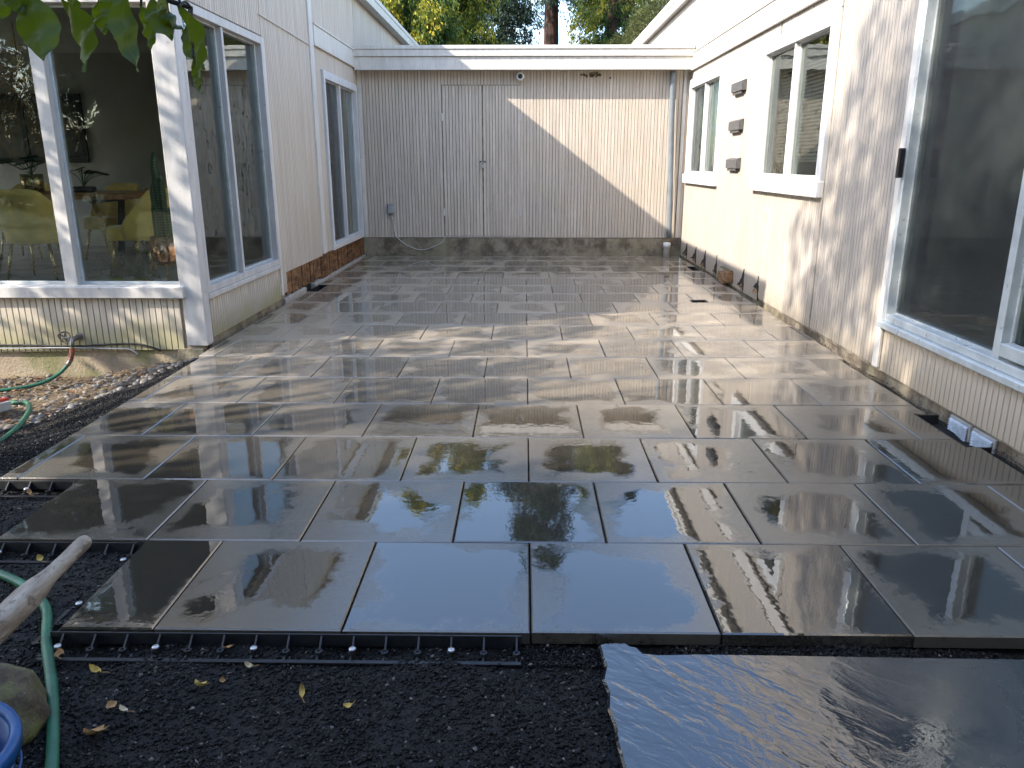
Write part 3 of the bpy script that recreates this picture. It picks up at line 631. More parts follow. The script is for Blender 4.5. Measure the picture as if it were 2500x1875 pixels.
# ------------------------------------------------------------------ pits cut into the patio
def pit(name, x0, x1, y0, y1, dep, label):
    t = .008; mb = MB()
    mb.box(x0, x0 + t, y0, y1, -dep, -.006)
    if y0 > 3: mb.box(x1 - t, x1, y0, y1, -dep, -.006)
    else: mb.box(x1 - t, x1, y0, y1, -dep, -.135)
    mb.box(x0 + t, x1 - t, y0, y0 + t, -dep, -.006); mb.box(x0 + t, x1 - t, y1 - t, y1, -dep, -.006); mb.box(x0 + t, x1 - t, y0 + t, y1 - t, -dep - .01, -dep + .002)
    return tag(mb.build(name, M['blackplastic']), label, 'drain box')
pit('drain_box', 2.335, 2.483, 1.735, 2.295, .16, 'black vent-well box let into the patio in front of the near foundation vents')
pit('drain_box', 1.803, 1.977, 6.173, 6.342, .09, 'small square drain opening between pavers near the right wall')
pit('drain_box', 2.345, 2.465, 8.755, 9.265, .10, 'dark cut-out box at the foot of the torn siding in the far right corner')
pit('drain_box', -2.59, -2.465, 6.855, 7.405, .10, 'black cut-out box in the patio under the rotted rim boards')
tag(MB().tube(smooth_path([(1.84, 6.26, -.075), (1.89, 6.26, -.045), (1.94, 6.26, -.075)]), .018, 10).build('pipe_stub', M['white'], None, True), 'white pipe stub inside the small square drain opening', 'pipe')

# ------------------------------------------------------------------ fixtures hung on the walls
for i, (z, lab) in enumerate(((2.315, 'topmost of the three dark slanted step lamps on the right wall'), (1.885, 'middle one of the three dark slanted step lamps on the right wall'), (1.45, 'lowest of the three dark slanted step lamps on the right wall'))):
    r = empty('wall_lamp', (XR, 7.5, z)); tag(r, lab, 'wall lamp', 'slanted dark wall lamps')
    hw = .24; v = [(-.004, y, q) for y in (-hw, hw) for q in (-.055, .065)] + [(-.058, y, q) for y in (-hw, hw) for q in (-.055, .045)]
    obj('hood', mesh('hood', v, [(0, 1, 3, 2), (4, 6, 7, 5), (0, 4, 5, 1), (2, 3, 7, 6), (1, 5, 7, 3), (0, 2, 6, 4)]), M['bronze'], r)
    MB().box(-.045, -.01, -hw + .08, hw - .03, -.085, -.056, .003).build('diffuser', M['bronze'], r)
sc = empty('security_camera', (-.10, YB, 2.72)); tag(sc, 'small round white security camera above the shed doors', 'camera')
def yl(mb): return [(x, -z, y) for x, y, z in mb.v]
m_ = MB().lathe([(.04, 0), (.048, .01), (.048, .09), (.058, .10), (.060, .12), (.054, .128), (.036, .128)], n=20); obj('housing', mesh('housing', yl(m_), m_.f, True), M['white'], sc)
m_ = MB().lathe([(.036, .1285), (.030, .133), (.005, .136)], n=20); obj('lens', mesh('lens', yl(m_), m_.f, True), M['black'], sc)
MB().box(-.02, .02, -.012, .0, .03, .075, .003).build('bracket', M['white'], sc)
ob = empty('outlet_box', (-2.165, YB, .74)); tag(ob, 'grey weatherproof outlet box on the back wall', 'outlet')
MB().box(-.055, .055, -.05, 0, -.075, .085, .008).build('cover', M['grey'], ob); MB().box(-.05, .05, -.062, -.051, -.06, .06, .006).build('lid', M['grey'], ob); MB().tube([(0, -.03, -.075), (0, -.03, -.105)], .016, 8).build('gland', M['grey'], ob)
tag(MB().tube(smooth_path([(-2.20, YB - .02, .62), (-2.14, YB - .03, .60), (-2.13, YB - .015, .45), (-2.10, YB - .012, .32), (-1.98, YB - .008, .20), (-1.80, YB - .006, .115), (-1.66, YB - .006, .10), (-1.50, YB - .006, .15), (-1.36, YB - .008, .22), (-1.31, YB - .012, .31)]), .0065, 6).build('cable', M['wire'], None, True), 'white cable drooping along the stained footing of the back wall', 'cable')
# abandoned wasp nest under the fascia: build as a mud patch
mp = MB()
for k in range(26):
    x = 1.02 + random.gauss(0, .11); z = 2.745 + random.gauss(0, .02); mp.lathe([(.002, -.012), (.014, -.006), (.016, .004), (.004, .012)], (x, YB - .006, z), 6)
tag(mp.build('mud_nest', M['oldrock']), 'grey mud nest clinging to the wall under the white fascia', 'nest')
# garden tap and cables on the front wall
tp = empty('garden_tap', (-3.66, YF, .09)); tag(tp, 'dark old garden tap on the mossy siding under the dining window', 'tap')
MB().tube(smooth_path([(0, 0, 0), (.0, -.07, .0), (.0, -.11, -.012), (.0, -.125, -.05)]), [.02] * 6 + [.019] * 6 + [.017] * 7, 10).build('spout', M['dullsteel'], tp, True)
hw_ = MB(); hw_.tube([(-.08 + .045 * math.cos(q), -.075 + .015 * math.sin(q * 2), .01 + .045 * math.sin(q)) for q in np.linspace(0, 2 * math.pi, 19)], .007, 6, False)
for q in range(5): a = q * 1.257; hw_.tube([(-.08, -.075, .01), (-.08 + .045 * math.cos(a), -.075, .01 + .045 * math.sin(a))], .006, 5)
hw_.tube([(-.0, -.075, .0), (-.085, -.075, .01)], .009, 6); hw_.build('hand_wheel', M['dullsteel'], tp)
MB().lathe([(.03, 0), (.034, .006), (.03, .012)], (0, 0, 0), 12).build('flange', M['dullsteel'], tp, rot=(math.pi / 2, 0, 0))
tag(MB().tube(smooth_path([(-5.6, YF - .012, .03), (-4.3, YF - .014, .022), (-3.7, YF - .014, .015), (-3.4, YF - .014, .03), (-3.2, YF - .014, .035), (-3.08, YF - .013, .01), (-3.0, YF - .012, -.02)]), .0075, 6).build('cable', M['black'], None, True), 'black cable stapled along the bottom of the mossy siding', 'cable')
tag(MB().tube(smooth_path([(-5.6, YF - .016, -.005), (-4.3, YF - .018, -.006), (-3.8, YF - .018, .0), (-3.4, YF - .02, -.004), (-3.25, YF - .025, -.008), (-3.18, YF - .03, -.05)]), .006, 6).build('cable', M['grey'], None, True), 'thin grey cable running below the black one with its end curling down', 'cable')

# ------------------------------------------------------------------ hoses
h1 = empty('garden_hose', (-3.66, YF - .125, .03)); h1.location = (0, 0, 0); tag(h1, 'green hose with red spring collar hanging from the garden tap', 'hose')
pth = smooth_path([(-3.66, 3.825, .035), (-3.665, 3.81, -.04), (-3.70, 3.79, -.11), (-3.77, 3.72, -.185), (-3.87, 3.62, -.225), (-4.05, 3.50, -.235), (-4.4, 3.42, -.235), (-4.9, 3.5, -.24)])
MB().tube(pth, .0145, 10).build('tube', M['hose'], h1, True); MB().tube(pth[7:13], .0185, 10).build('sleeve', M['dullsteel'], h1, True)
sp = MB(); base = smooth_path([(-3.66, 3.825, .025), (-3.664, 3.815, -.03), (-3.68, 3.80, -.075)], 12)
for k in range(0, len(base) - 1, 3): sp.tube([base[k], base[k + 1]], .023, 10)
sp.build('spring_collar', M['red'], h1)
h2 = MB().tube(smooth_path([(-3.75, 2.95, -.16), (-3.53, 2.86, -.135), (-3.42, 2.81, -.12), (-3.30, 2.65, -.115), (-3.17, 2.36, -.11), (-3.10, 2.14, -.105), (-3.08, 1.95, -.10), (-3.2, 1.6, -.09), (-3.4, 1.3, -.07)]), .016, 10).build('garden_hose', M['hose'], None, True)
tag(h2, 'loop of green hose lying across the pebble bed', 'hose')
h3 = MB().tube(smooth_path([(-2.5, .62, -.045), (-2.2, .50, -.04), (-2.009, .409, -.04), (-1.843, .312, -.038), (-1.693, .177, -.036), (-1.60, .03, -.034), (-1.545, -.06, -.036), (-1.41, -.26, -.04), (-1.25, -.53, -.04), (-1.1, -.82, -.04), (-1.0, -1.2, -.04)]), .0165, 12).build('garden_hose', M['hose'], None, True)
tag(h3, 'dark green hose snaking past the front edging corner beside the mossy rock', 'hose')
bb = empty('marking_board', (-3.62, 2.74, -.11), (0, 0, R(-28))); tag(bb, 'pale board end with red straps lying on the pebbles', 'board')
MB().box(-.6, .14, -.06, .06, -.03, .03, .004).build('plank', M['curb'], bb)
for q in (-.02, .10): MB().box(q - .012, q + .012, -.065, .065, -.034, .05, .003).build('strap', M['red'], bb)

# ------------------------------------------------------------------ plastic paver edging with spikes
def edging(origin, rot, length, label, first_spike=.05, every=3):
    e = empty('paver_edging', origin, (0, 0, rot)); tag(e, label, 'edging')
    b = MB(); b.box(0, length, -.006, .0, -.052, -.008, .001); b.box(0, length, -.094, -.078, -.056, -.050, .001); b.build('rail', M['blackplastic'], e)
    k = 0; x = first_spike
    while x < length:
        g = MB(); g.add([(x - .003, -.006, -.012), (x + .003, -.006, -.012), (x - .003, -.05, -.046), (x + .003, -.05, -.046), (x - .003, -.006, -.054), (x + .003, -.006, -.054), (x - .003, -.09, -.05), (x + .003, -.09, -.05), (x - .003, -.09, -.055), (x + .003, -.09, -.055)],
            [(0, 1, 3, 2), (2, 3, 7, 6), (6, 7, 9, 8), (8, 9, 5, 4), (0, 2, 6, 8, 4), (1, 5, 9, 7, 3)])
        g.lathe([(.006, -.008), (.012, -.008), (.012, .006), (.006, .006)], (x, -.050, -.044), 12, True); g.build('rib', M['blackplastic'], e)
        if k % every == 0:
            s_ = MB().lathe([(.005, -.06), (.005, .012), (.0115, .013), (.0115, .017), (.009, .0195)], (x + .003, -.050, -.045), 14).build('spike', M['steel'], e, True)
        k += 1; x += .105
    return e
edging((-1.56, -.006, 0), 0, 1.53, 'black plastic paver edging with nail spikes along the front row', .045)
edging((-2.17, .606, 0), 0, .60, 'black plastic paver edging in the notch behind the wooden handle', .06)
edging((-2.75, 1.222, 0), 0, .585, 'black plastic paver edging in the farthest notch, beside the pebble bed', .05)
edging((-1.545, .60, -.012), R(-90), .60, 'half-buried black plastic edging along the short left side of the front row', .07)

# ------------------------------------------------------------------ slate slab
pl = [(.215, -.030), (.24, -.018), (.302, -.016), (.318, -.034), (.338, -.040), (.353, -.071), (.40, -.078), (.52, -.072), (.80, -.074), (1.10, -.078), (1.53, -.082), (2.2, -.09), (2.7, -.10), (2.7, -1.25), (.34, -1.25), (.29, -.95), (.245, -.70), (.232, -.547), (.224, -.46), (.226, -.397), (.214, -.33), (.222, -.262), (.212, -.20), (.226, -.14), (.221, -.085)]
slab = MB().prism([(x, y) for x, y in pl][::-1], -.10, -.022, .007).build('slate_slab', M['slate']); tag(slab, 'large wet blue-black slate slab with a ragged edge in the foreground', 'stone slab')

# ------------------------------------------------------------------ loose stone chips
def inside(poly, x, y):
    c = np.zeros(len(x), bool); j = len(poly) - 1
    for i in range(len(poly)):
        xi, yi = poly[i]; xj, yj = poly[j]
        c ^= ((yi > y) != (yj > y)) & (x < (xj - xi) * (y - yi) / (yj - yi + 1e-12) + xi); j = i
    return c
OCT = np.array([(1, 0, 0), (-1, 0, 0), (0, 1, 0), (0, -1, 0), (0, 0, 1), (0, 0, -1)], float)
OF = np.array([(0, 2, 4), (2, 1, 4), (1, 3, 4), (3, 0, 4), (2, 0, 5), (1, 2, 5), (3, 1, 5), (0, 3, 5)])
def chips(n, xr, yr, size, keep, lift=0):
    x = rng.uniform(*xr, n); y = rng.uniform(*yr, n); k = keep(x, y); x = x[k]; y = y[k]; n = len(x)
    s = size[0] + (size[1] - size[0]) * rng.random(n) ** 2.2
    sc_ = np.stack([s * rng.uniform(.7, 1.2, n), s * rng.uniform(.5, .9, n), s * rng.uniform(.28, .6, n)], 1)
    V = OCT[None] * sc_[:, None, :] * rng.uniform(.65, 1.15, (n, 6, 1)); V[:, :, 0] += V[:, :, 1] * rng.uniform(-.5, .5, (n, 1))
    a = rng.uniform(0, 6.283, n); t = rng.normal(0, .55, n); u = rng.normal(0, .4, n)
    ca, sa, ct, st, cu, su = np.cos(a), np.sin(a), np.cos(t), np.sin(t), np.cos(u), np.sin(u)
    X, Y, Z = V[..., 0], V[..., 1], V[..., 2]
    Y, Z = Y * ct[:, None] - Z * st[:, None], Y * st[:, None] + Z * ct[:, None]; X, Z = X * cu[:, None] - Z * su[:, None], X * su[:, None] + Z * cu[:, None]
    X, Y = X * ca[:, None] - Y * sa[:, None], X * sa[:, None] + Y * ca[:, None]
    z = gh(x, y) + s * rng.uniform(-.1, .45, n) + lift
    V = np.stack([X + x[:, None], Y + y[:, None], Z + z[:, None]], -1).reshape(-1, 3)
    F = (OF[None] + 6 * np.arange(n)[:, None, None]).reshape(-1, 3)
    return V, F
def fast_mesh(name, V, F, tint=None):
    me = bpy.data.meshes.new(name); k = F.shape[1]
    me.vertices.add(len(V)); me.vertices.foreach_set('co', np.asarray(V, np.float32).ravel()); me.loops.add(F.size); me.loops.foreach_set('vertex_index', F.astype(np.int32).ravel())
    me.polygons.add(len(F)); me.polygons.foreach_set('loop_start', np.arange(0, F.size, k, dtype=np.int32)); me.update(calc_edges=True)
    if tint is not None: a = me.attributes.new('tint', 'FLOAT', 'POINT'); a.data.foreach_set('value', np.asarray(tint, np.float32))
    return me
def cat_mesh(parts):
    V = []; F = []; n = 0
    for v, f in parts: V.append(v); F.append(f + n); n += len(v)
    return np.concatenate(V), np.concatenate(F)
def k_front(x, y):
    onp = (y > .0) & (x > -1.53); return ~onp & ~inside(pl, x, y) & ~((y > .60) & (x > -2.14)) & ~((y > 1.22) & (x > -2.55))
pile = lambda x, y: np.exp(-((x - .9) ** 2 / .9 + (y + .04) ** 2 / .004)) * .012
parts = [chips(1800, (-2.4, 2.6), (-.75, .02), (.010, .019), k_front, -.003), chips(60000, (-2.4, 2.6), (-.75, .02), (.0032, .0125), k_front), chips(9000, (-.1, 2.5), (-.10, .0), (.0035, .011), k_front, .010),
         chips(26000, (-3.3, -1.5), (0, 2.0), (.0035, .012), k_front), chips(30000, (-3.4, -2.5), (1.5, 3.9), (.004, .012), lambda x, y: k_front(x, y) & (x > -2.86 - .30 * np.clip(3.75 - y, 0, 3) + .05 * np.sin(y * 9)), .007)]
V, F = cat_mesh(parts)
gr = obj('gravel', fast_mesh('gravel', V, F), M['chips']); tag(gr, 'loose black angular stone chips around the paver edge', 'gravel', kind='stuff')
# lighter grit along the right wall
V, F = chips(5000, (2.40, 2.50), (.2, 4.6), (.003, .008), lambda x, y: ~((y > 1.72) & (y < 2.31)), .035)
obj('grit', fast_mesh('grit', V, F), isl('brown_grit', [(0, (.02, .016, .012)), (.6, (.08, .06, .04)), (1, (.22, .18, .13))], .7)); tag(bpy.data.objects['grit'], 'strip of brown grit between pavers and the right wall', 'grit', kind='stuff')

# ------------------------------------------------------------------ pebble bed
def pebble_mesh(seed):
    r_ = random.Random(seed); bm = bmesh.new(); bmesh.ops.create_icosphere(bm, subdivisions=2, radius=1)
    k = [r_.uniform(.75, 1.2), r_.uniform(.6, .95), r_.uniform(.4, .62)]; ph = [r_.uniform(0, 6) for _ in range(4)]
    for v in bm.verts:
        q = 1 + .10 * math.sin(2.3 * v.co.x + ph[0]) + .08 * math.sin(2.9 * v.co.y + ph[1]) + .06 * math.sin(3.1 * v.co.z + ph[2])
        v.co = Vector((v.co.x * k[0] * q, v.co.y * k[1] * q, v.co.z * k[2] * q))
    me = bpy.data.meshes.new('pebble'); bm.to_mesh(me); bm.free(); me.shade_smooth(); me.materials.append(M['pebble']); return me
PM = [pebble_mesh(i) for i in range(7)]
bed = MB(); nb = 44
bv = []; bf = []
for i in range(nb + 1):
    for j in range(nb + 1):
        x = -4.6 + 1.75 * i / nb; y = 1.7 + 2.26 * j / nb; bv.append((x, y, float(gh(np.array(x), np.array(y))) + .006))
for i in range(nb):
    for j in range(nb): b_ = i * (nb + 1) + j; bf.append((b_, b_ + nb + 1, b_ + nb + 2, b_ + 1))
bed = obj('pebble_bed', mesh('pebble_bed', bv, bf, True), M['ground']); tag(bed, 'bed of round river pebbles and leaf litter under the dining window', 'pebble bed', kind='structure')
cnt = 0; allp = []
while cnt < 1500:
    x = random.uniform(-4.5, -2.66); y = random.uniform(1.75, 3.95)
    lim = -2.74 - max(0, (3.75 - y)) * .30
    if x > lim and not (y > 3.8 and x < -2.70): continue
    pr = .9 if y < 2.9 else (.75 if x > -3.5 and y > 3.4 else .28)
    if random.random() > pr: continue
    s = random.choice((.016, .019, .023, .027, .032)) * random.uniform(.8, 1.2); allp.append((x, y, s)); cnt += 1
allp.sort(key=lambda q: -(q[2] / math.hypot(q[0], q[1] + 2.2)) if q[0] > -4.15 else 0)
mbv = []; mbf = []; n0 = 0
for idx, (x, y, s) in enumerate(allp):
    z = float(gh(np.array(x), np.array(y))) + s * .28; rz = random.uniform(0, 6.28); me = PM[idx % 7]
    if idx < 290: obj('pebble', me, None, bed, (x, y, z), (random.gauss(0, .25), random.gauss(0, .25), rz), (s, s, s))
    else:
        v = np.empty(len(me.vertices) * 3, np.float32); me.vertices.foreach_get('co', v); v = v.reshape(-1, 3) * s
        cz, sz = math.cos(rz), math.sin(rz); v = np.stack([v[:, 0] * cz - v[:, 1] * sz + x, v[:, 0] * sz + v[:, 1] * cz + y, v[:, 2] + z], 1)
        f = np.empty(len(me.loops), np.int32); me.loops.foreach_get('vertex_index', f); mbv.append(v); mbf.append(f.reshape(-1, 3) + n0); n0 += len(v)
me = fast_mesh('small_pebbles', np.concatenate(mbv), np.concatenate(mbf)); me.shade_smooth()
o = obj('small_pebbles', me, M['pebble'], bed); o['kind'] = 'stuff'
# leaf litter
def flake(n, xr, yr, size, keep):
    x = rng.uniform(*xr, n); y = rng.uniform(*yr, n); k = keep(x, y); x = x[k]; y = y[k]; n = len(x); s = rng.uniform(*size, n); a = rng.uniform(0, 6.28, n)
    q = np.array([(-1, 0, 0), (0, .38, .12), (1, 0, .05), (0, -.38, .1)]); V = q[None] * s[:, None, None]; ca, sa = np.cos(a)[:, None], np.sin(a)[:, None]
    X = V[..., 0] * ca - V[..., 1] * sa + x[:, None]; Y = V[..., 0] * sa + V[..., 1] * ca + y[:, None]; Z = V[..., 2] + (gh(x, y) + .012 + .02 * rng.random(n))[:, None]
    return np.stack([X, Y, Z], -1).reshape(-1, 3), (np.arange(4)[None] + 4 * np.arange(n)[:, None])
V, F = flake(2600, (-4.6, -2.75), (1.9, 3.96), (.012, .035), lambda x, y: (x < -2.9 - (3.9 - y) * .2))
lt = obj('leaf_litter', fast_mesh('leaf_litter', V, F), isl('litter_flakes', [(0, (.06, .035, .018)), (.5, (.15, .095, .05)), (.9, (.27, .19, .09)), (1, (.30, .12, .05))], .8)); tag(lt, 'scattered dried brown leaf litter over the pebble bed', 'leaf litter', kind='stuff')
# clump of cut black gravel piled against the edging
# ------------------------------------------------------------------ fallen leaves
def leaf_mesh(L_, W_, curl, seed):
    r_ = random.Random(seed); v = []; f = []; n = 9
    for i in range(n + 1):
        t = i / n; w_ = W_ * math.sin(math.pi * min(1, t * .97 + .03)) ** .8 * (1 + r_.uniform(-.08, .08)); z = curl * (t - .5) ** 2 * 4
        for j in (-1, -.5, 0, .5, 1): v.append((j * w_, (t - .5) * L_ + r_.uniform(-.02, .02) * L_, z + curl * 1.1 * abs(j) ** 1.6 + r_.uniform(-.06, .06) * L_ * .4))
    for i in range(n):
        for j in range(4): b_ = i * 5 + j; f.append((b_, b_ + 1, b_ + 6, b_ + 5))
    return mesh('fallen_leaf', v, f, True)
def fallen(x, y, z, L_, W_, curl, rz, tilt, m, lab, seed, stem=True):
    r = obj('fallen_leaf', leaf_mesh(L_, W_, curl, seed), M[m], None, (x, y, z), (tilt, random.uniform(-.3, .3), rz)); tag(r, lab, 'leaf', 'fallen leaves on the black gravel')
    if stem: MB().tube(smooth_path([(0, -L_ * .5, curl), (.004, -L_ * .75, curl + .006), (.012, -L_ * 1.0, curl + .004)]), .0011, 5).build('stalk', M['dead'], r)
fallen(-1.196, -.432, -.045, .066, .026, .010, R(160), .5, 'dead', 'large brown heart-shaped dead leaf beside the green hose', 1)
fallen(-1.21, -.31, -.048, .030, .015, .004, R(60), .2, 'dead', 'small round rust leaf above the pale curled one', 2, False)
fallen(-1.165, -.335, -.045, .032, .010, .006, R(70), .3, 'paleleaf', 'pale curled leaf halfway between the hose and the spikes', 3)
fallen(-.985, -.235, -.04, .042, .013, .010, R(150), .7, 'yleaf', 'bright folded tan leaf just below the paver edging', 4)
fallen(-.875, -.135, -.04, .028, .009, .008, R(80), .5, 'paleleaf', 'pale leaf scrap touching the paver edging', 5)
fallen(-.675, -.245, -.04, .040, .009, .006, R(10), .9, 'yleaf', 'narrow upright yellow leaf in front of the edging', 6)
fallen(-.53, -.31, -.045, .028, .010, .006, R(120), .3, 'yleaf', 'small mustard leaf nearest the slate slab', 7)
fallen(-1.475, .02, -.03, .045, .013, .012, R(100), .5, 'yleaf', 'curled yellow leaf left of the hose by the edging corner', 8)
fallen(-1.335, -.165, -.042, .045, .011, .010, R(70), .3, 'yleaf', 'greenish curled leaf right of the green hose', 9)
fallen(-1.49, -.085, -.040, .034, .016, .006, R(20), .2, 'dead', 'dark red leaf between the mossy rock and the hose', 10)
fallen(-1.92, .52, -.035, .030, .012, .006, R(40), .8, 'yleaf', 'yellow-green leaf tip under the wooden handle notch', 11)
fallen(-2.35, 1.14, -.035, .032, .012, .006, R(40), .5, 'dead', 'orange leaf inside the farthest edging notch', 12)
fallen(-.97, -.055, -.035, .030, .010, .006, R(140), .4, 'dead', 'rust leaf lodged inside the edging under the paver', 13)
fallen(-.93, -.20, -.045, .020, .009, .004, R(30), .3, 'dead', 'tiny brown leaf right of the bright folded tan leaf', 14, False)

# ------------------------------------------------------------------ mossy rock, bucket, wheelbarrow
bm = bmesh.new(); bmesh.ops.create_icosphere(bm, subdivisions=4, radius=1); ph = [random.uniform(0, 6) for _ in range(6)]
for v in bm.verts:
    q = v.co.copy(); d = 1 + .10 * math.sin(2.1 * q.x + ph[0]) * math.sin(2.4 * q.y + ph[1]) + .05 * math.sin(5.3 * q.z + ph[2] + 3 * q.x) + .03 * math.sin(9 * q.y + ph[3] + 4 * q.z) + .02 * math.sin(17 * q.x + ph[4])
    q *= d; v.co = Vector((q.x * .17, q.y * .15, max(q.z, -.6) * .135))
me = bpy.data.meshes.new('mossy_rock'); bm.to_mesh(me); bm.free(); me.shade_smooth()
tag(obj('mossy_rock', me, M['oldrock'], None, (-1.50, -.44, .005), (0, 0, .5)), 'brown field stone with green moss at the left edge', 'rock')
bu = empty('bucket', (-1.255, -.905, -.06)); tag(bu, 'blue plastic bucket cut off by the lower left corner', 'bucket')
MB().lathe([(.02, .004), (.135, .004), (.170, .345), (.163, .345), (.128, .012), (.02, .012)], n=40).build('body', M['blue'], bu, True)
MB().lathe([(.163, .335), (.163, .352), (.170, .362), (.184, .360), (.187, .350), (.184, .325), (.174, .322), (.172, .335)], n=40, closed=True).build('rim', M['blue'], bu, True)
MB().lathe([(.171, .27), (.176, .27), (.177, .285), (.172, .285)], n=40, closed=True).build('band', M['blue'], bu, True)
MB().tube([(.18 * math.cos(a), .18 * math.sin(a), .30 - .12 * math.sin(a - 2.2)) for a in np.linspace(2.2, 2.2 + math.pi, 15)], .003, 6).build('bail', M['steel'], bu)
wb = empty('wheelbarrow', (-1.45, -1.3, -.06)); wb.location = (0, 0, 0); tag(wb, 'wheelbarrow with weathered wooden handle reaching in from the left', 'wheelbarrow')
def handle(a, b):
    a = Vector(a); b = Vector(b); d = (b - a); Ln = d.length; d.normalize(); s_ = Vector((0, 0, 1)).cross(d).normalized(); u = d.cross(s_)
    v = []; f = []; rings = []; N = 16
    prof = [(-.002, .004, 0), (.0, .010, 0), (.004, .0145, 0), (.012, .0175, 0), (.03, .0185, 0), (.08, .0175, 0), (.125, .0185, .05), (.15, .021, .35), (.175, .0245, .75), (.20, .0265, 1), (.4, .027, 1), (Ln, .027, 1)]
    for (t, r, sq) in prof:
        for k in range(N):
            w_ = 2 * math.pi * (k + .5) / N; cx, cy = math.cos(w_), math.sin(w_); m_ = max(abs(cx), abs(cy)); e = .92
            qx, qy = max(-e, min(e, cx / m_)), max(-e, min(e, cy / m_)); px, py = cx * (1 - sq) + qx * sq, cy * (1 - sq) + qy * sq
            p_ = a + d * t + s_ * px * r + u * py * r * 1.05; v.append(p_)
    for i in range(len(prof) - 1):
        for k in range(N): f.append((i * N + k, i * N + (k + 1) % N, (i + 1) * N + (k + 1) % N, (i + 1) * N + k))
    f.append(tuple(range(N))); f.append(tuple(range((len(prof) - 1) * N, len(prof) * N)))
    return MB().add(v, f).build('handle', M['ash'], wb, True)
handle((-1.104, -.46, .56), (-1.40, -1.95, .20)); handle((-1.78, -.46, .56), (-1.52, -1.95, .20))
tv = []; tf = []
for (z, x0, x1, y0, y1) in ((.42, -1.62, -1.28, -1.75, -1.15), (.72, -1.80, -1.12, -2.05, -.95), (.73, -1.82, -1.10, -2.07, -.93), (.715, -1.82, -1.10, -2.07, -.93), (.705, -1.795, -1.125, -2.045, -.955), (.435, -1.61, -1.29, -1.74, -1.16)): tv += [(x0, y0, z), (x1, y0, z), (x1, y1, z), (x0, y1, z)]
for l in range(5):
    for k in range(4): tf.append((l * 4 + k, l * 4 + (k + 1) % 4, l * 4 + 4 + (k + 1) % 4, l * 4 + 4 + k))
tf += [(0, 1, 2, 3), (20, 21, 22, 23)]
MB().add(tv, tf).build('tray', M['tray'], wb)
for sx in (-1, 1): MB().tube(smooth_path([(-1.45 + sx * .20, -1.30, .38), (-1.45 + sx * .24, -1.22, .15), (-1.45 + sx * .24, -1.24, -.05)]), .014, 8).build('leg', M['dullsteel'], wb)
m_ = MB().lathe([(.10, -.03), (.17, -.035), (.195, -.02), (.20, 0), (.195, .02), (.17, .035), (.10, .03)], n=28); wv = [(-1.46 + z, -2.0 + x, .14 + y) for x, y, z in m_.v]
wh = obj('wheel', mesh('wheel', wv, m_.f, True), M['black'], wb); MB().tube([(-1.55, -2.0, .14), (-1.37, -2.0, .14)], .015, 8).build('axle', M['dullsteel'], wh)

# ------------------------------------------------------------------ dining room seen through the glass
def chair(loc, rz, label):
    r = empty('dining_chair', loc, (0, 0, rz)); tag(r, label, 'chair', 'mustard velvet dining chairs')
    nu, nv = 18, 8; v = []; f = []                      # chair faces +y; shell wraps round the back
    for side in (0, 1):
        for i in range(nu + 1):
            a = -1.75 + 3.5 * i / nu; q = abs(a) / 1.75
            top = .80 - .36 * max(0, q - .38) ** 1.3 / .62 ** 1.3
            for j in range(nv + 1):
                t = j / nv; z = .335 + (top - .335) * t; rr = (.235 + .035 * t) - (.028 if side else 0); x = math.sin(a) * rr * 1.02; y = -math.cos(a) * rr - .03 - .05 * t * max(0, math.cos(a))
                v.append((x, y, z))
    n = (nu + 1) * (nv + 1)
    for sd in (0, 1):
        for i in range(nu):
            for j in range(nv): b_ = sd * n + i * (nv + 1) + j; f.append((b_, b_ + nv + 1, b_ + nv + 2, b_ + 1))
    for i in range(nu):
        for j in (0, nv): b_ = i * (nv + 1) + j; f.append((b_, b_ + nv + 1, n + b_ + nv + 1, n + b_))
    for j in range(nv):
        for i in (0, nu): b_ = i * (nv + 1) + j; f.append((b_, b_ + 1, n + b_ + 1, n + b_))
    MB().add(v, f).build('backrest', M['velvet'], r, True)
    s = MB(); out = [(.235 * math.copysign(abs(math.cos(w_)) ** .6, math.cos(w_)), .24 * math.copysign(abs(math.sin(w_)) ** .6, math.sin(w_)) + .02) for w_ in np.linspace(0, 2 * math.pi, 28, endpoint=False)]
    s.prism(out, .335, .455, .022); s.build('seat', M['velvet'], r, False)
    for sx in (-1, 1):
        for sy in (-1, 1): MB().tube([(sx * .16, sy * .16, .34), (sx * .215, sy * .22, 0)], [.017, .009], 10).build('leg', M['brass'], r, True)
    return r
chair((-4.40, 4.82, ZF), R(4), 'mustard velvet chair with its back to the glass, leftmost in the dining room')
chair((-3.62, 5.12, ZF), R(82), 'mustard velvet chair seen from the side, nearest the tall cactus')
chair((-4.52, 6.35, ZF), R(168), 'mustard velvet chair on the far side of the dining table')
chair((-5.5, 6.4, ZF), R(184), 'mustard velvet chair behind the brass plant pot')
tb = empty('dining_table', (-4.95, 5.62, ZF)); tag(tb, 'long live-edge timber dining table behind the glass', 'table')
ed = [(-1.25, -.40), (-.9, -.43), (-.4, -.40), (.1, -.44), (.6, -.42), (1.0, -.40), (1.22, -.30), (1.20, .1), (1.24, .38), (.7, .43), (.2, .40), (-.4, .44), (-1.0, .41), (-1.26, .36)]
MB().prism(ed, .685, .742, .008).build('tabletop', M['table'], tb)
for x in (-.85, .80):
    MB().box(x - .03, x + .03, -.30, .30, .645, .684, .003).build('leg_bracket', M['black'], tb)
    MB().tube([(x, -.26, .66), (x + .02, -.05, .0)], .035, 4).build('leg', M['brass'], tb); MB().tube([(x, .26, .66), (x + .02, .05, .0)], .035, 4).build('leg', M['black'], tb)
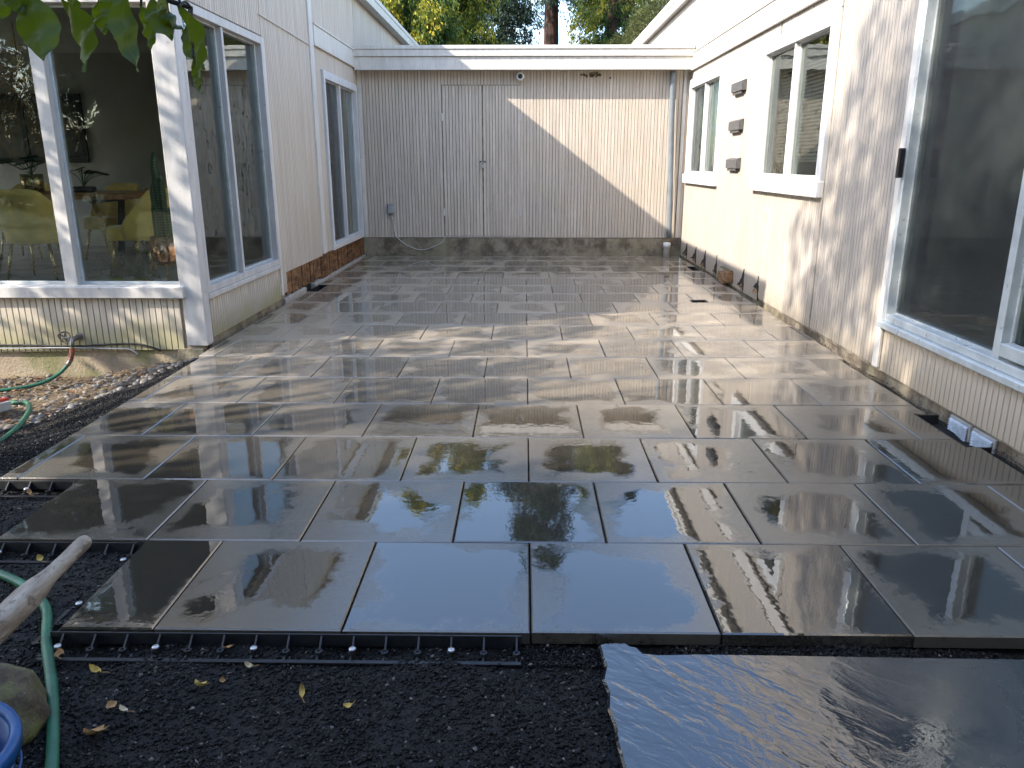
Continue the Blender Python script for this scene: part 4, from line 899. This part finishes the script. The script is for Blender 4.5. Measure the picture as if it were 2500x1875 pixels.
def pot_plant(name, loc, label, pm, prof, leaves, cat='plant'):
    r = empty(name, loc); tag(r, label, cat); MB().lathe(prof, n=28).build('pot', M[pm], r, True); lv = MB(); st = MB()
    for (hx, hy, hz, s) in leaves:
        st.tube(smooth_path([(0, 0, prof[2][1]), (hx * .4, hy * .4, hz * .75), (hx, hy, hz)]), .003, 5)
        n = 10; pts = [(hx + s * math.cos(w_) * (1 + .15 * math.cos(2 * w_)), hy + s * .8 * math.sin(w_), hz + .3 * s * math.cos(w_ + hx * 9)) for w_ in np.linspace(0, 2 * math.pi, n, endpoint=False)]; lv.add(pts + [(hx, hy, hz + .01)], [(k, (k + 1) % n, n) for k in range(n)])
    st.build('stem', M['leafy_plain'], r); lv.build('leaf_crown', M['leafy_plain'], r); return r
M['leafy_plain'] = plain('houseplant_green', (.025, .075, .02), .45, 0, .5, 12)
rl = random.Random(3)
pot_plant('potted_plant', (-4.80, 5.5, ZF + .742), 'round-leaved plant in a ribbed brass pot on the dining table', 'brass', [(.07, 0), (.095, .004), (.10, .17), (.092, .17), (.085, .12)], [(rl.gauss(0, .10), rl.gauss(0, .10), rl.uniform(.22, .34), rl.uniform(.04, .065)) for _ in range(16)])
pot_plant('potted_plant', (-4.28, 5.45, ZF + .742), 'spindly leafy plant in a low dark tray on the dining table', 'frame_dk', [(.10, 0), (.11, .004), (.11, .055), (.10, .055), (.09, .04)], [(rl.gauss(0, .10), rl.gauss(0, .06), rl.uniform(.14, .24), rl.uniform(.03, .05)) for _ in range(11)])
# cactus
cp = empty('potted_cactus', (-3.06, 4.36, ZF)); tag(cp, 'tall ribbed cactus in a copper pot on a thin stand by the corner window', 'cactus')
MB().lathe([(.06, .185), (.088, .195), (.098, .225), (.104, .425), (.098, .425), (.09, .40), (.02, .40)], n=32).build('pot', M['copper'], cp, True)
for a in range(4): w_ = a * 1.571 + .4; MB().tube([(.085 * math.cos(w_), .085 * math.sin(w_), .20), (.11 * math.cos(w_), .11 * math.sin(w_), 0)], .006, 6).build('stand_leg', M['brass'], cp)
MB().tube([(.09 * math.cos(q), .09 * math.sin(q), .188) for q in np.linspace(0, 6.283, 25)], .005, 6, False).build('stand_ring', M['brass'], cp)
for (x, y, ht, rr) in ((.0, 0, 1.10, .036), (-.045, .02, .86, .030), (.045, -.025, .93, .032), (-.02, -.05, .70, .028), (.05, .04, .66, .027)):
    v = []; f = []; N = 20; zs = np.linspace(.39, ht, 16)
    for i, z in enumerate(zs):
        k_ = rr * (1 if i < 13 else math.sqrt(max(.02, 1 - ((i - 12) / 3) ** 2)))
        for k in range(N): w_ = 2 * math.pi * k / N; q = k_ * (1 if k % 4 == 0 else (.72 if k % 4 == 2 else .84)) * (1 + .05 * math.sin(z * 60)); v.append((x + q * math.cos(w_), y + q * math.sin(w_), z))
    for i in range(15):
        for k in range(N): f.append((i * N + k, i * N + (k + 1) % N, (i + 1) * N + (k + 1) % N, (i + 1) * N + k))
    f.append(tuple(range(15 * N, 16 * N))); st_ = MB().add(v, f).build('stem', M['cactus'], cp, True)
    sp_ = MB()
    for k in range(0, N, 4):
        w_ = 2 * math.pi * k / N
        for z in np.arange(.42, ht - .05, .022): sp_.box(x + rr * 1.0 * math.cos(w_) - .003, x + rr * math.cos(w_) + .003, y + rr * math.sin(w_) - .003, y + rr * math.sin(w_) + .003, z - .004, z + .004)
    sp_.build('areoles', M['spine'], st_)
def twiggy(loc, label, n, h_, sp, pm):
    r = empty('dry_plant', loc); tag(r, label, 'plant'); MB().lathe([(.035, 0), (.045, .002), (.055, .085), (.05, .085), (.045, .07), (.01, .07)], n=20).build('pot', M[pm], r, True); t = MB(); lf = MB()
    for k in range(n):
        p_ = Vector((0, 0, .07)); d = Vector((rl.gauss(0, sp), rl.gauss(0, sp * .5), 1)).normalized(); pts = [p_.copy()]
        for q in range(8):
            d = (d + Vector((rl.gauss(0, .32), rl.gauss(0, .2), -.10 + rl.gauss(0, .2)))).normalized(); p_ = p_ + d * h_ / 7; pts.append(p_.copy())
            for _ in range(4):
                u = Vector((rl.gauss(0, 1), rl.gauss(0, 1), rl.gauss(0, 1))).normalized() * .016; c_ = p_ + Vector((rl.gauss(0, .01), rl.gauss(0, .01), rl.gauss(0, .01))); lf.add([c_, c_ + u + Vector((0, 0, .004)), c_ + u * 1.6, c_ + u - Vector((.003, 0, .004))], [(0, 1, 2, 3)])
        t.tube(pts, .0028, 5)
    t.build('twigs', M['twig'], r); lf.build('withered_leaves', M['twig'], r); return r
twiggy((-3.27, 4.30, ZF), 'withered grey plant in a lime green pot on the floor by the glass', 16, .30, .55, 'greenpot')
twiggy((-3.48, 4.32, ZF), 'smaller withered plant sprawling left of the lime green pot', 9, .22, .8, 'greenpot')
twiggy((-3.08, 4.27, ZF), 'bare twigs in a small pale pot below the copper pot', 4, .16, .3, 'white')
# sputnik pendant
pd = empty('pendant_lamp', (-4.78, 5.55, 2.22)); tag(pd, 'brass starburst pendant lamp in the dining room', 'lamp')
bm = bmesh.new(); bmesh.ops.create_icosphere(bm, subdivisions=2, radius=.055); me = bpy.data.meshes.new('core'); bm.to_mesh(me); bm.free(); obj('core', me, M['brass'], pd); MB().tube([(0, 0, .05), (0, 0, .5)], .006, 6).build('rod', M['brass'], pd)
sk = MB(); tips = MB()
for k in range(110):
    z = 1 - 2 * (k + .5) / 110; a = k * 2.39996; q = math.sqrt(1 - z * z); d = Vector((q * math.cos(a), q * math.sin(a), z)); ln = .30 + .06 * math.sin(k * 7.3); sk.tube([d * .05, d * ln], .0022, 4); sk_t = d * ln; tips.box(sk_t.x - .005, sk_t.x + .005, sk_t.y - .005, sk_t.y + .005, sk_t.z - .005, sk_t.z + .005)
sk.build('spokes', M['brass'], pd)['kind'] = 'stuff'; tips.build('spoke_tips', M['brass'], pd)['kind'] = 'stuff'
pf = empty('wall_picture', (-6.15, 7.69, 1.86)); tag(pf, 'dark framed picture on the back wall of the dining room', 'picture')
fr = MB(); fr.box(-.75, .75, -.035, -.002, .33, .40, .003); fr.box(-.75, .75, -.035, -.002, -.40, -.33, .003); fr.box(-.75, -.68, -.034, -.002, -.33, .33, .003); fr.box(.68, .75, -.034, -.002, -.33, .33, .003); fr.box(-.03, .03, -.03, -.002, -.33, .33, .003); fr.build('frame', M['frame_dk'], pf)
MB().box(-.68, .68, -.015, -.003, -.33, .33).build('canvas', M['art'], pf)
su = empty('shelf_unit', (-3.16, 7.5, ZF)); tag(su, 'white open shelf unit seen behind the corner post', 'shelf')
for x in (-.42, .38): MB().box(x, x + .03, -.14, .18, 0, 2.0, .002).build('side', M['white'], su)
for k in range(6): MB().box(-.39, .38, -.14, .18, .10 + k * .36, .125 + k * .36, .002).build('shelf', M['white'], su)
for k in range(5):
    for q in range(4): x = -.32 + q * .17; hh = rl.uniform(.10, .24); b_ = MB().box(x, x + rl.uniform(.05, .13), -.06, .08, .127 + k * .36, .127 + k * .36 + hh, .004).build('shelf_item', M[rl.choice(('frame_dk', 'terra', 'brass', 'art'))], None, loc=su.location); tag(b_, f"{('leftmost', 'second', 'third', 'rightmost')[q]} ornament on the {('lowest', 'second lowest', 'middle', 'second highest', 'highest')[k]} board of the white shelf unit", 'ornament', 'ornaments on the white shelf unit'); b_.name = 'ornament'
wh_ = MB().box(-3.9, -3.0, 5.9, 6.3, 1.18, 1.21, .004).build('side_shelf', M['table']); tag(wh_, 'slim timber shelf glimpsed through the courtyard window', 'shelf')
for x in (-3.85, -3.05): MB().box(x - .02, x + .02, 5.92, 6.28, ZF, 1.179, .003).build('upright', M['white'], wh_)
# blinds, curtains and oddments in the right-hand house
def blind(y0, y1, z0, z1, label):
    r = empty('venetian_blind', (XR + .145, (y0 + y1) / 2, 0)); tag(r, label, 'blind'); hw = (y1 - y0) / 2; n = int((z1 - z0) / .034)
    sv = [(-.013, -hw, -.010), (-.013, hw, -.010), (.013, hw, .010), (.013, -hw, .010)]; sm = mesh('slat', sv + [(a, b, c_ - .0015) for a, b, c_ in sv], [(0, 1, 2, 3), (4, 7, 6, 5), (0, 4, 5, 1), (1, 5, 6, 2), (2, 6, 7, 3), (3, 7, 4, 0)])
    for k in range(n): obj('slat', sm, M['blind'], r, (0, 0, z0 + k * .034))
    MB().box(-.02, .02, -hw, hw, z1, z1 + .04, .003).build('head_rail', M['blind'], r); MB().box(-.012, .012, -hw, hw, z0 - .035, z0 - .018, .002).build('bottom_rail', M['blind'], r)
    for q in (-.6, .6): MB().tube([(0, q * hw, z0 - .02), (0, q * hw, z1)], .0015, 4).build('cord', M['blind'], r)
blind(4.78, 6.46, 1.50, 2.50, 'white venetian blind inside the nearer sunlit window')
tag(MB().lathe([(.03, 0), (.045, .003), (.058, .09), (.062, .09), (.062, .105), (.055, .105), (.05, .09), (.01, .088)], (XR + .16, 6.0, 1.305), 18).build('flower_pot', M['terra'], None, True), 'small terracotta pot on the inside sill of the nearer window', 'pot')
MBs = MB().box(XR + .13, XR + .30, 4.4, 6.9, 1.26, 1.30, .003).build('inner_sill', M['blind']); tag(MBs, 'pale inside window shelf below the venetian blind', 'shelf')
tag(MB().box(XR + .9, XR + 2.6, 4.2, 5.8, .36, 1.62, .05).build('bed', M['bedgreen']), 'green covered bunk seen dimly through the nearer window', 'bed')
cu = MB(); v = []; f = []; n = 220
for i in range(n + 1):
    y = -1.0 + 4.05 * i / n; d = .045 * math.sin(i * .62) + .016 * math.sin(i * 1.7 + 1) + .012 * math.sin(i * .31)
    v += [(XR + .21 + d, y, .40), (XR + .21 + d * .9, y, 2.62)]
for i in range(n): f.append((2 * i, 2 * i + 2, 2 * i + 3, 2 * i + 1))
cv = MB().add(v, f).build('curtain', M['curtain'], None, True); tag(cv, 'pleated sheer grey curtain behind the large sliding door', 'curtain')
sm_ = cv.modifiers.new('s', 'SOLIDIFY'); sm_.thickness = .002

# ------------------------------------------------------------------ trees
def sprays(C, Dn, n_leaf, ln, wd, spread, tint):
    """C: centres (n,3); Dn: hanging direction (n,3); each spray is a fan of n_leaf diamonds"""
    n = len(C); C = np.repeat(C, n_leaf, 0); D = np.repeat(Dn, n_leaf, 0) + rng.normal(0, spread, (n * n_leaf, 3)); D /= np.linalg.norm(D, axis=1, keepdims=True)
    C = C + rng.normal(0, ln[1] * .35, C.shape); l_ = rng.uniform(*ln, len(C))[:, None]; w_ = rng.uniform(*wd, len(C))[:, None]
    A = rng.normal(0, 1, C.shape); A -= D * (A * D).sum(1, keepdims=True); A /= np.linalg.norm(A, axis=1, keepdims=True)
    V = np.stack([C, C + D * l_ * .45 + A * w_, C + D * l_, C + D * l_ * .45 - A * w_], 1).reshape(-1, 3)
    t = np.clip(np.repeat(tint, n_leaf) + rng.normal(0, .07, len(C)), 0, 1)
    return V, np.arange(len(C) * 4).reshape(-1, 4), np.repeat(t, 4)
def fbm(P_, s, seed):
    r_ = np.random.default_rng(seed); o = np.zeros(len(P_)); a = 1
    for k in range(4):
        d = r_.normal(0, 1, (3, 3)) * s; o += a * np.prod(np.sin(P_ @ d + r_.uniform(0, 6, 3)), 1); s *= 1.9; a *= .65
    return o
def conifer(x, y, H, Rb, z0, n, mat, label, seed, barkm='bark_red', tr=.28, yellow=.5, leaf=8, ln=(.07, .17), wd=(.012, .030), dens=None, gap=.0):
    r = empty('conifer', (x, y, -.1)); tag(r, label, 'tree'); r_ = random.Random(seed)
    MB().tube([(0, 0, 0), (.05, .03, H * .35), (0, .05, H * .7), (.04, 0, H)], [tr, tr * .78, tr * .42, .03], 14).build('trunk', M[barkm], r, True)
    br = MB(); tips = []; nb = int(H * 11)
    for k in range(nb):
        t = r_.random() ** .9; z = z0 + (H - z0) * t; rad = Rb * (1 - t) ** .75 * r_.uniform(.65, 1.1) + .15; a = r_.uniform(0, 6.283)
        p0 = Vector((0, 0, z + rad * .10)); p1 = Vector((math.cos(a) * rad * .6, math.sin(a) * rad * .6, z + rad * .06)); p2 = Vector((math.cos(a) * rad, math.sin(a) * rad, z - rad * .22))
        br.tube([p0, p1, p2], [.035, .02, .006], 5); tips.append((p0, p1, p2))
    br.build('limbs', M[barkm], r)['kind'] = 'stuff'
    idx = rng.integers(0, len(tips), n); t = rng.random(n) ** .55; T_ = np.array([[list(q) for q in tp_] for tp_ in tips])[idx]
    Cc = (1 - t)[:, None] ** 2 * T_[:, 0] + 2 * (t * (1 - t))[:, None] * T_[:, 1] + (t ** 2)[:, None] * T_[:, 2]; Cc = Cc + rng.normal(0, .16, Cc.shape); Cc[:, 2] -= rng.exponential(.16, n)
    k = fbm(Cc, .9, seed); keep = k > -.9 + gap; Cc = Cc[keep]; t = t[keep]
    out = Cc.copy(); out[:, 2] = 0; out /= np.linalg.norm(out, axis=1, keepdims=True) + 1e-6; Dn = out * .35 + np.array([0, 0, -1.0])
    tint = .32 + .30 * t + yellow * np.clip(fbm(Cc, 1.7, seed + 5), -.6, 1) * .75
    V, F, tt = sprays(Cc, Dn, leaf, ln, wd, .42, tint); obj('crown', fast_mesh('crown', V, F, tt), M[mat], r); return r
conifer(-3.6, 22.5, 10.2, 3.1, .8, 17000, 'cedar', 'drooping cedar with yellow-tipped sprays beside the left roof edge', 11, yellow=.62)
conifer(-2.0, 24.5, 10.8, 2.35, .8, 15000, 'cedar', 'dense green-gold cedar left of the dark trunk', 12, yellow=.42)
conifer(.92, 30, 17.5, 3.6, 7.2, 9000, 'fir', 'tall dark fir with a bare reddish trunk above the link roof', 13, tr=.37, yellow=.1, gap=.25, ln=(.10, .24))
conifer(3.0, 27.5, 12.6, 2.0, .8, 12000, 'cedar', 'narrow golden cedar right of the dark trunk', 14, yellow=.50, gap=.1)
conifer(4.6, 31, 13.5, 2.2, 3.0, 8000, 'fir', 'dark hanging conifer behind the olive bush', 15, tr=.2, yellow=.15)
conifer(-.9, 33, 13.0, 2.6, 1.5, 10000, 'fir', 'dark bushy conifer filling the gap left of the reddish trunk', 17, tr=.2, yellow=.35)
conifer(-6.8, 25, 11, 2.8, .8, 9000, 'cedar', 'cedar rising behind the roof of the left house wing', 16, yellow=.35)
def broadleaf(x, y, H, blobs, n, mat, label, seed, ls=(.05, .10), lw=(.012, .03), gap=-.55, fs=1.3, trunk_r=.12, name='broadleaf_tree', cat='tree', lean=(0, 0)):
    r = empty(name, (x, y, -.1)); tag(r, label, cat); r_ = random.Random(seed); tk = MB(); zc = min(b[2] for b in blobs) - .2
    tk.tube(smooth_path([(0, 0, 0), (lean[0] * .5, lean[1] * .5, zc * .55), (lean[0], lean[1], zc)]), list(np.linspace(trunk_r, trunk_r * .7, 13)), 12); tk.build('trunk', M['bark'], r, True)
    lb = MB()
    for (bx, by, bz, br_) in blobs:
        lb.tube(smooth_path([(lean[0], lean[1], zc), (lean[0] * .4 + bx * .5, lean[1] * .4 + by * .5, (zc + bz) / 2 - .15), (bx, by, bz)]), list(np.linspace(trunk_r * .5, .02, 13)), 7)
        for k in range(6):
            d = Vector((r_.gauss(0, 1), r_.gauss(0, 1), r_.gauss(.3, .8))).normalized() * br_ * .85; lb.tube([(bx, by, bz), (bx + d.x * .5, by + d.y * .5, bz + d.z * .55), (bx + d.x, by + d.y, bz + d.z)], [.022, .014, .005], 5)
    lb.build('limbs', M['bark'], r)['kind'] = 'stuff'
    w_ = np.array([b[3] ** 2 for b in blobs]); idx = rng.choice(len(blobs), n, p=w_ / w_.sum()); B_ = np.array(blobs)[idx]
    d = rng.normal(0, 1, (n, 3)); d /= np.linalg.norm(d, axis=1, keepdims=True); Cc = B_[:, :3] + d * (B_[:, 3] * rng.random(n) ** .45)[:, None] * np.array([1, 1, .85])
    k = fbm(Cc, fs, seed) > gap; Cc = Cc[k]; d = d[k]; tint = .5 + .28 * fbm(Cc, 1.1, seed + 3)
    V, F, tt = sprays(Cc, d * .6 + np.array([0, 0, -.7]), 4, ls, lw, .6, tint); obj('crown', fast_mesh('crown', V, F, tt), M[mat], r); return r
broadleaf(3.9, 24.0, 7, [(0, 0, 4.6, 1.5), (-.9, .3, 4.2, 1.1), (1.1, -.2, 4.4, 1.2), (.3, .2, 5.6, 1.1)], 14000, 'olive', 'rounded olive-leaved bush tree next to the right roof edge', 21, (.05, .11), (.010, .022))
broadleaf(6.8, 29, 12, [(0, 0, 7, 2.0), (-1.2, 0, 6.0, 1.3), (1.2, .4, 8.5, 1.8)], 11000, 'olive', 'thin airy tree behind the right roof edge', 22, (.05, .10), (.010, .020))
# trees to the left whose shade falls over the foreground
broadleaf(-7.2, -3.7, 8, [(0, 0, 4.6, 2.2), (.5, -1.6, 4.2, 2.0), (-.2, 1.0, 4.6, 1.5), (.8, -.1, 6.6, 1.9), (-.4, -2.4, 6.0, 2.0), (1.2, -2.6, 3.4, 1.6), (.3, .9, 7.4, 1.4), (.9, -1.0, 2.6, 1.4), (.9, -1.6, 7.6, 1.5), (.7, 1.6, 7.2, 1.25), (.5, 1.1, 6.9, 1.0)], 26500, 'leafy', 'leafy shade tree standing left of the camera outside the frame', 31, (.09, .17), (.028, .05), -.55, 1.3, .2)
broadleaf(-7.6, -.7, 9, [(.1, .1, 8.6, 1.3), (.0, -.5, 9.6, 1.15), (-.1, .8, 7.5, .9), (.6, 1.1, 5.3, .85), (.8, 1.9, 4.3, .8), (.7, .6, 6.2, .8), (.3, 2.9, 3.2, .7), (.3, 2.9, 4.3, .7), (.25, 3.0, 5.2, .6), (.1, 3.6, 3.9, .5), (.5, .3, 4.9, .5), (.3, 1.9, 6.1, .75), (.2, 2.2, 7.0, .6)], 6000, 'leafy', 'tall thin tree left of the dining window outside the frame', 32, (.08, .14), (.022, .038), .12, 4.6, .12)
broadleaf(-1.5, -9.5, 8, [(0, 0, 5.5, 2.4), (2.2, .3, 5.0, 2.0), (-2.4, 0, 5.2, 2.2), (.6, .2, 7.4, 1.8)], 9000, 'leafy', 'broad garden tree behind the camera', 33, (.12, .22), (.04, .07), -.55, 1.3, .22)
src = conifer(-30, -3, 9.8, 2.9, .6, 7000, 'fir', 'dark green conifer at the far left end of the row behind the camera', 18, yellow=.3, leaf=5, ln=(.12, .28), wd=(.02, .045))
for k, (x, y, sc_) in enumerate(((-25, -7, .75), (-22, -13, .8), (-19, -19, .85), (-14, -17, .95), (-10, -16, 1.0), (-5.5, -17, 1.1), (-1, -16, 1.0), (3.5, -17, 1.15), (8, -16, 1.0), (13, -15, 1.0), (-24, 0, .8), (-20, 6, .9))):
    o = copy_tree(src); o.location = (x, y, -.1); o.scale = (sc_ * 1.15, sc_ * 1.15, sc_); o.rotation_euler = (0, 0, k * 1.3); tag(o, f"{('first', 'second', 'third', 'fourth', 'fifth', 'sixth', 'seventh', 'eighth', 'ninth', 'tenth', 'eleventh', 'twelfth')[(2, 3, 4, 5, 6, 7, 8, 9, 10, 11, 1, 0)[k]]} tree, counted from the dining room side, of the conifer row behind the camera", 'tree', 'conifers behind the camera')
# small tree by the camera with the hanging leaves
nt = empty('fruit_tree', (-1.75, -2.55, -.1)); tag(nt, 'small tree whose broad green leaves hang into the top left corner', 'tree')
MB().tube(smooth_path([(0, 0, 0), (.05, .06, .8), (.12, .2, 1.5), (.28, .45, 1.95)]), list(np.linspace(.05, .028, 19)), 10).build('trunk', M['bark'], nt, True)
TWIG = [(.28, .45, 1.95), (.62, .85, 2.0), (.90, 1.15, 1.93), (1.08, 1.36, 1.815), (1.20, 1.40, 1.775), (1.32, 1.39, 1.735)]
MB().tube(smooth_path(TWIG), list(np.linspace(.016, .0026, 31)), 8).build('limb', M['bark'], nt, True)
MB().tube(smooth_path([(.12, .2, 1.5), (-.2, .1, 2.1), (-.5, -.1, 2.6), (-.6, -.3, 3.1)]), list(np.linspace(.028, .008, 19)), 8).build('limb', M['bark'], nt, True)
def hang_leaf(base, tip, W_, roll, bend, seed):
    b_ = Vector(base) - Vector((-1.75, -2.55, -.1)); t_ = Vector(tip) - Vector((-1.75, -2.55, -.1)); d = t_ - b_; Ln = d.length; r_ = random.Random(seed); n = 14; v = []; f = []
    for i in range(n + 1):
        t = i / n; w_ = W_ * (math.sin(math.pi * t ** .80) ** 1.05 if 0 < t < 1 else .02) * (1.05 - .1 * t) * (1 + .03 * math.sin(t * 31 + seed)); zc = bend * math.sin(math.pi * t)
        for j in (-1, -.6, -.25, 0, .25, .6, 1): v.append((j * w_, zc + .28 * w_ * abs(j) ** 1.5 + .003 * math.sin(t * 17 + j * 2 + seed), -t * Ln))
    for i in range(n):
        for j in range(6): k = i * 7 + j; f.append((k, k + 1, k + 8, k + 7))
    o = obj('leaf', mesh('leaf', v, f, True), M['bigleaf'], nt, b_); q = Vector((0, 0, -1)).rotation_difference(d.normalized()); o.rotation_mode = 'QUATERNION'; o.rotation_quaternion = q @ Euler((0, 0, roll)).to_quaternion()
    # petiole to the twig
    near = min([Vector(p) for p in smooth_path(TWIG, 10)], key=lambda p: (p - b_).length); MB().tube(smooth_path([near, (near + b_) / 2 + Vector((0, 0, .006)), b_], 4), .0016, 5).build('petiole', M['bark'], nt)
LV = [((-.603, -1.20, 1.645), (-.587, -1.219, 1.569), .0235, .3, .008), ((-.576, -1.179, 1.641), (-.551, -1.201, 1.559), .021, -.5, .012), ((-.53, -1.127, 1.642), (-.542, -1.135, 1.604), .013, .2, .004), ((-.482, -1.22, 1.645), (-.466, -1.242, 1.555), .017, 1.0, .010),
      ((-.497, -1.148, 1.640), (-.487, -1.16, 1.590), .0125, -.3, .006), ((-.473, -1.167, 1.646), (-.450, -1.178, 1.597), .016, .7, .006), ((-.428, -1.201, 1.630), (-.406, -1.222, 1.551), .0145, -.6, .010), ((-.432, -1.174, 1.615), (-.411, -1.188, 1.562), .011, .9, .008),
      ((-.416, -1.206, 1.575), (-.408, -1.217, 1.532), .005, .4, .006), ((-.562, -1.124, 1.652), (-.554, -1.135, 1.610), .013, .1, .004), ((-.626, -1.198, 1.655), (-.608, -1.203, 1.622), .014, .5, .004), ((-.448, -1.195, 1.655), (-.470, -1.204, 1.612), .013, -.9, .006), ((-.515, -1.17, 1.655), (-.518, -1.18, 1.612), .015, .8, .006), ((-.65, -1.18, 1.67), (-.66, -1.19, 1.61), .018, .3, .006), ((-.59, -1.15, 1.66), (-.578, -1.155, 1.622), .014, -.8, .005), ((-.462, -1.16, 1.645), (-.44, -1.165, 1.608), .012, 1.3, .005)]
for i, (a, b, w_, ro, be) in enumerate(LV): hang_leaf(a, b, w_, ro, be, i)
n = 2600; blobs = np.array([(-.3, -.2, 2.7, .7), (-.8, -.5, 3.2, .8), (.0, -.6, 3.1, .7), (-.5, .0, 3.5, .6)]); idx = rng.integers(0, 4, n); d = rng.normal(0, 1, (n, 3)); d /= np.linalg.norm(d, axis=1, keepdims=True)
V, F, tt = sprays(blobs[idx, :3] + d * (blobs[idx, 3] * rng.random(n) ** .4)[:, None], d * .4 + np.array([0, 0, -.9]), 2, (.06, .10), (.015, .024), .5, .5 + .2 * rng.normal(0, 1, n))
obj('crown', fast_mesh('crown', V, F, tt), M['leafy'], nt)
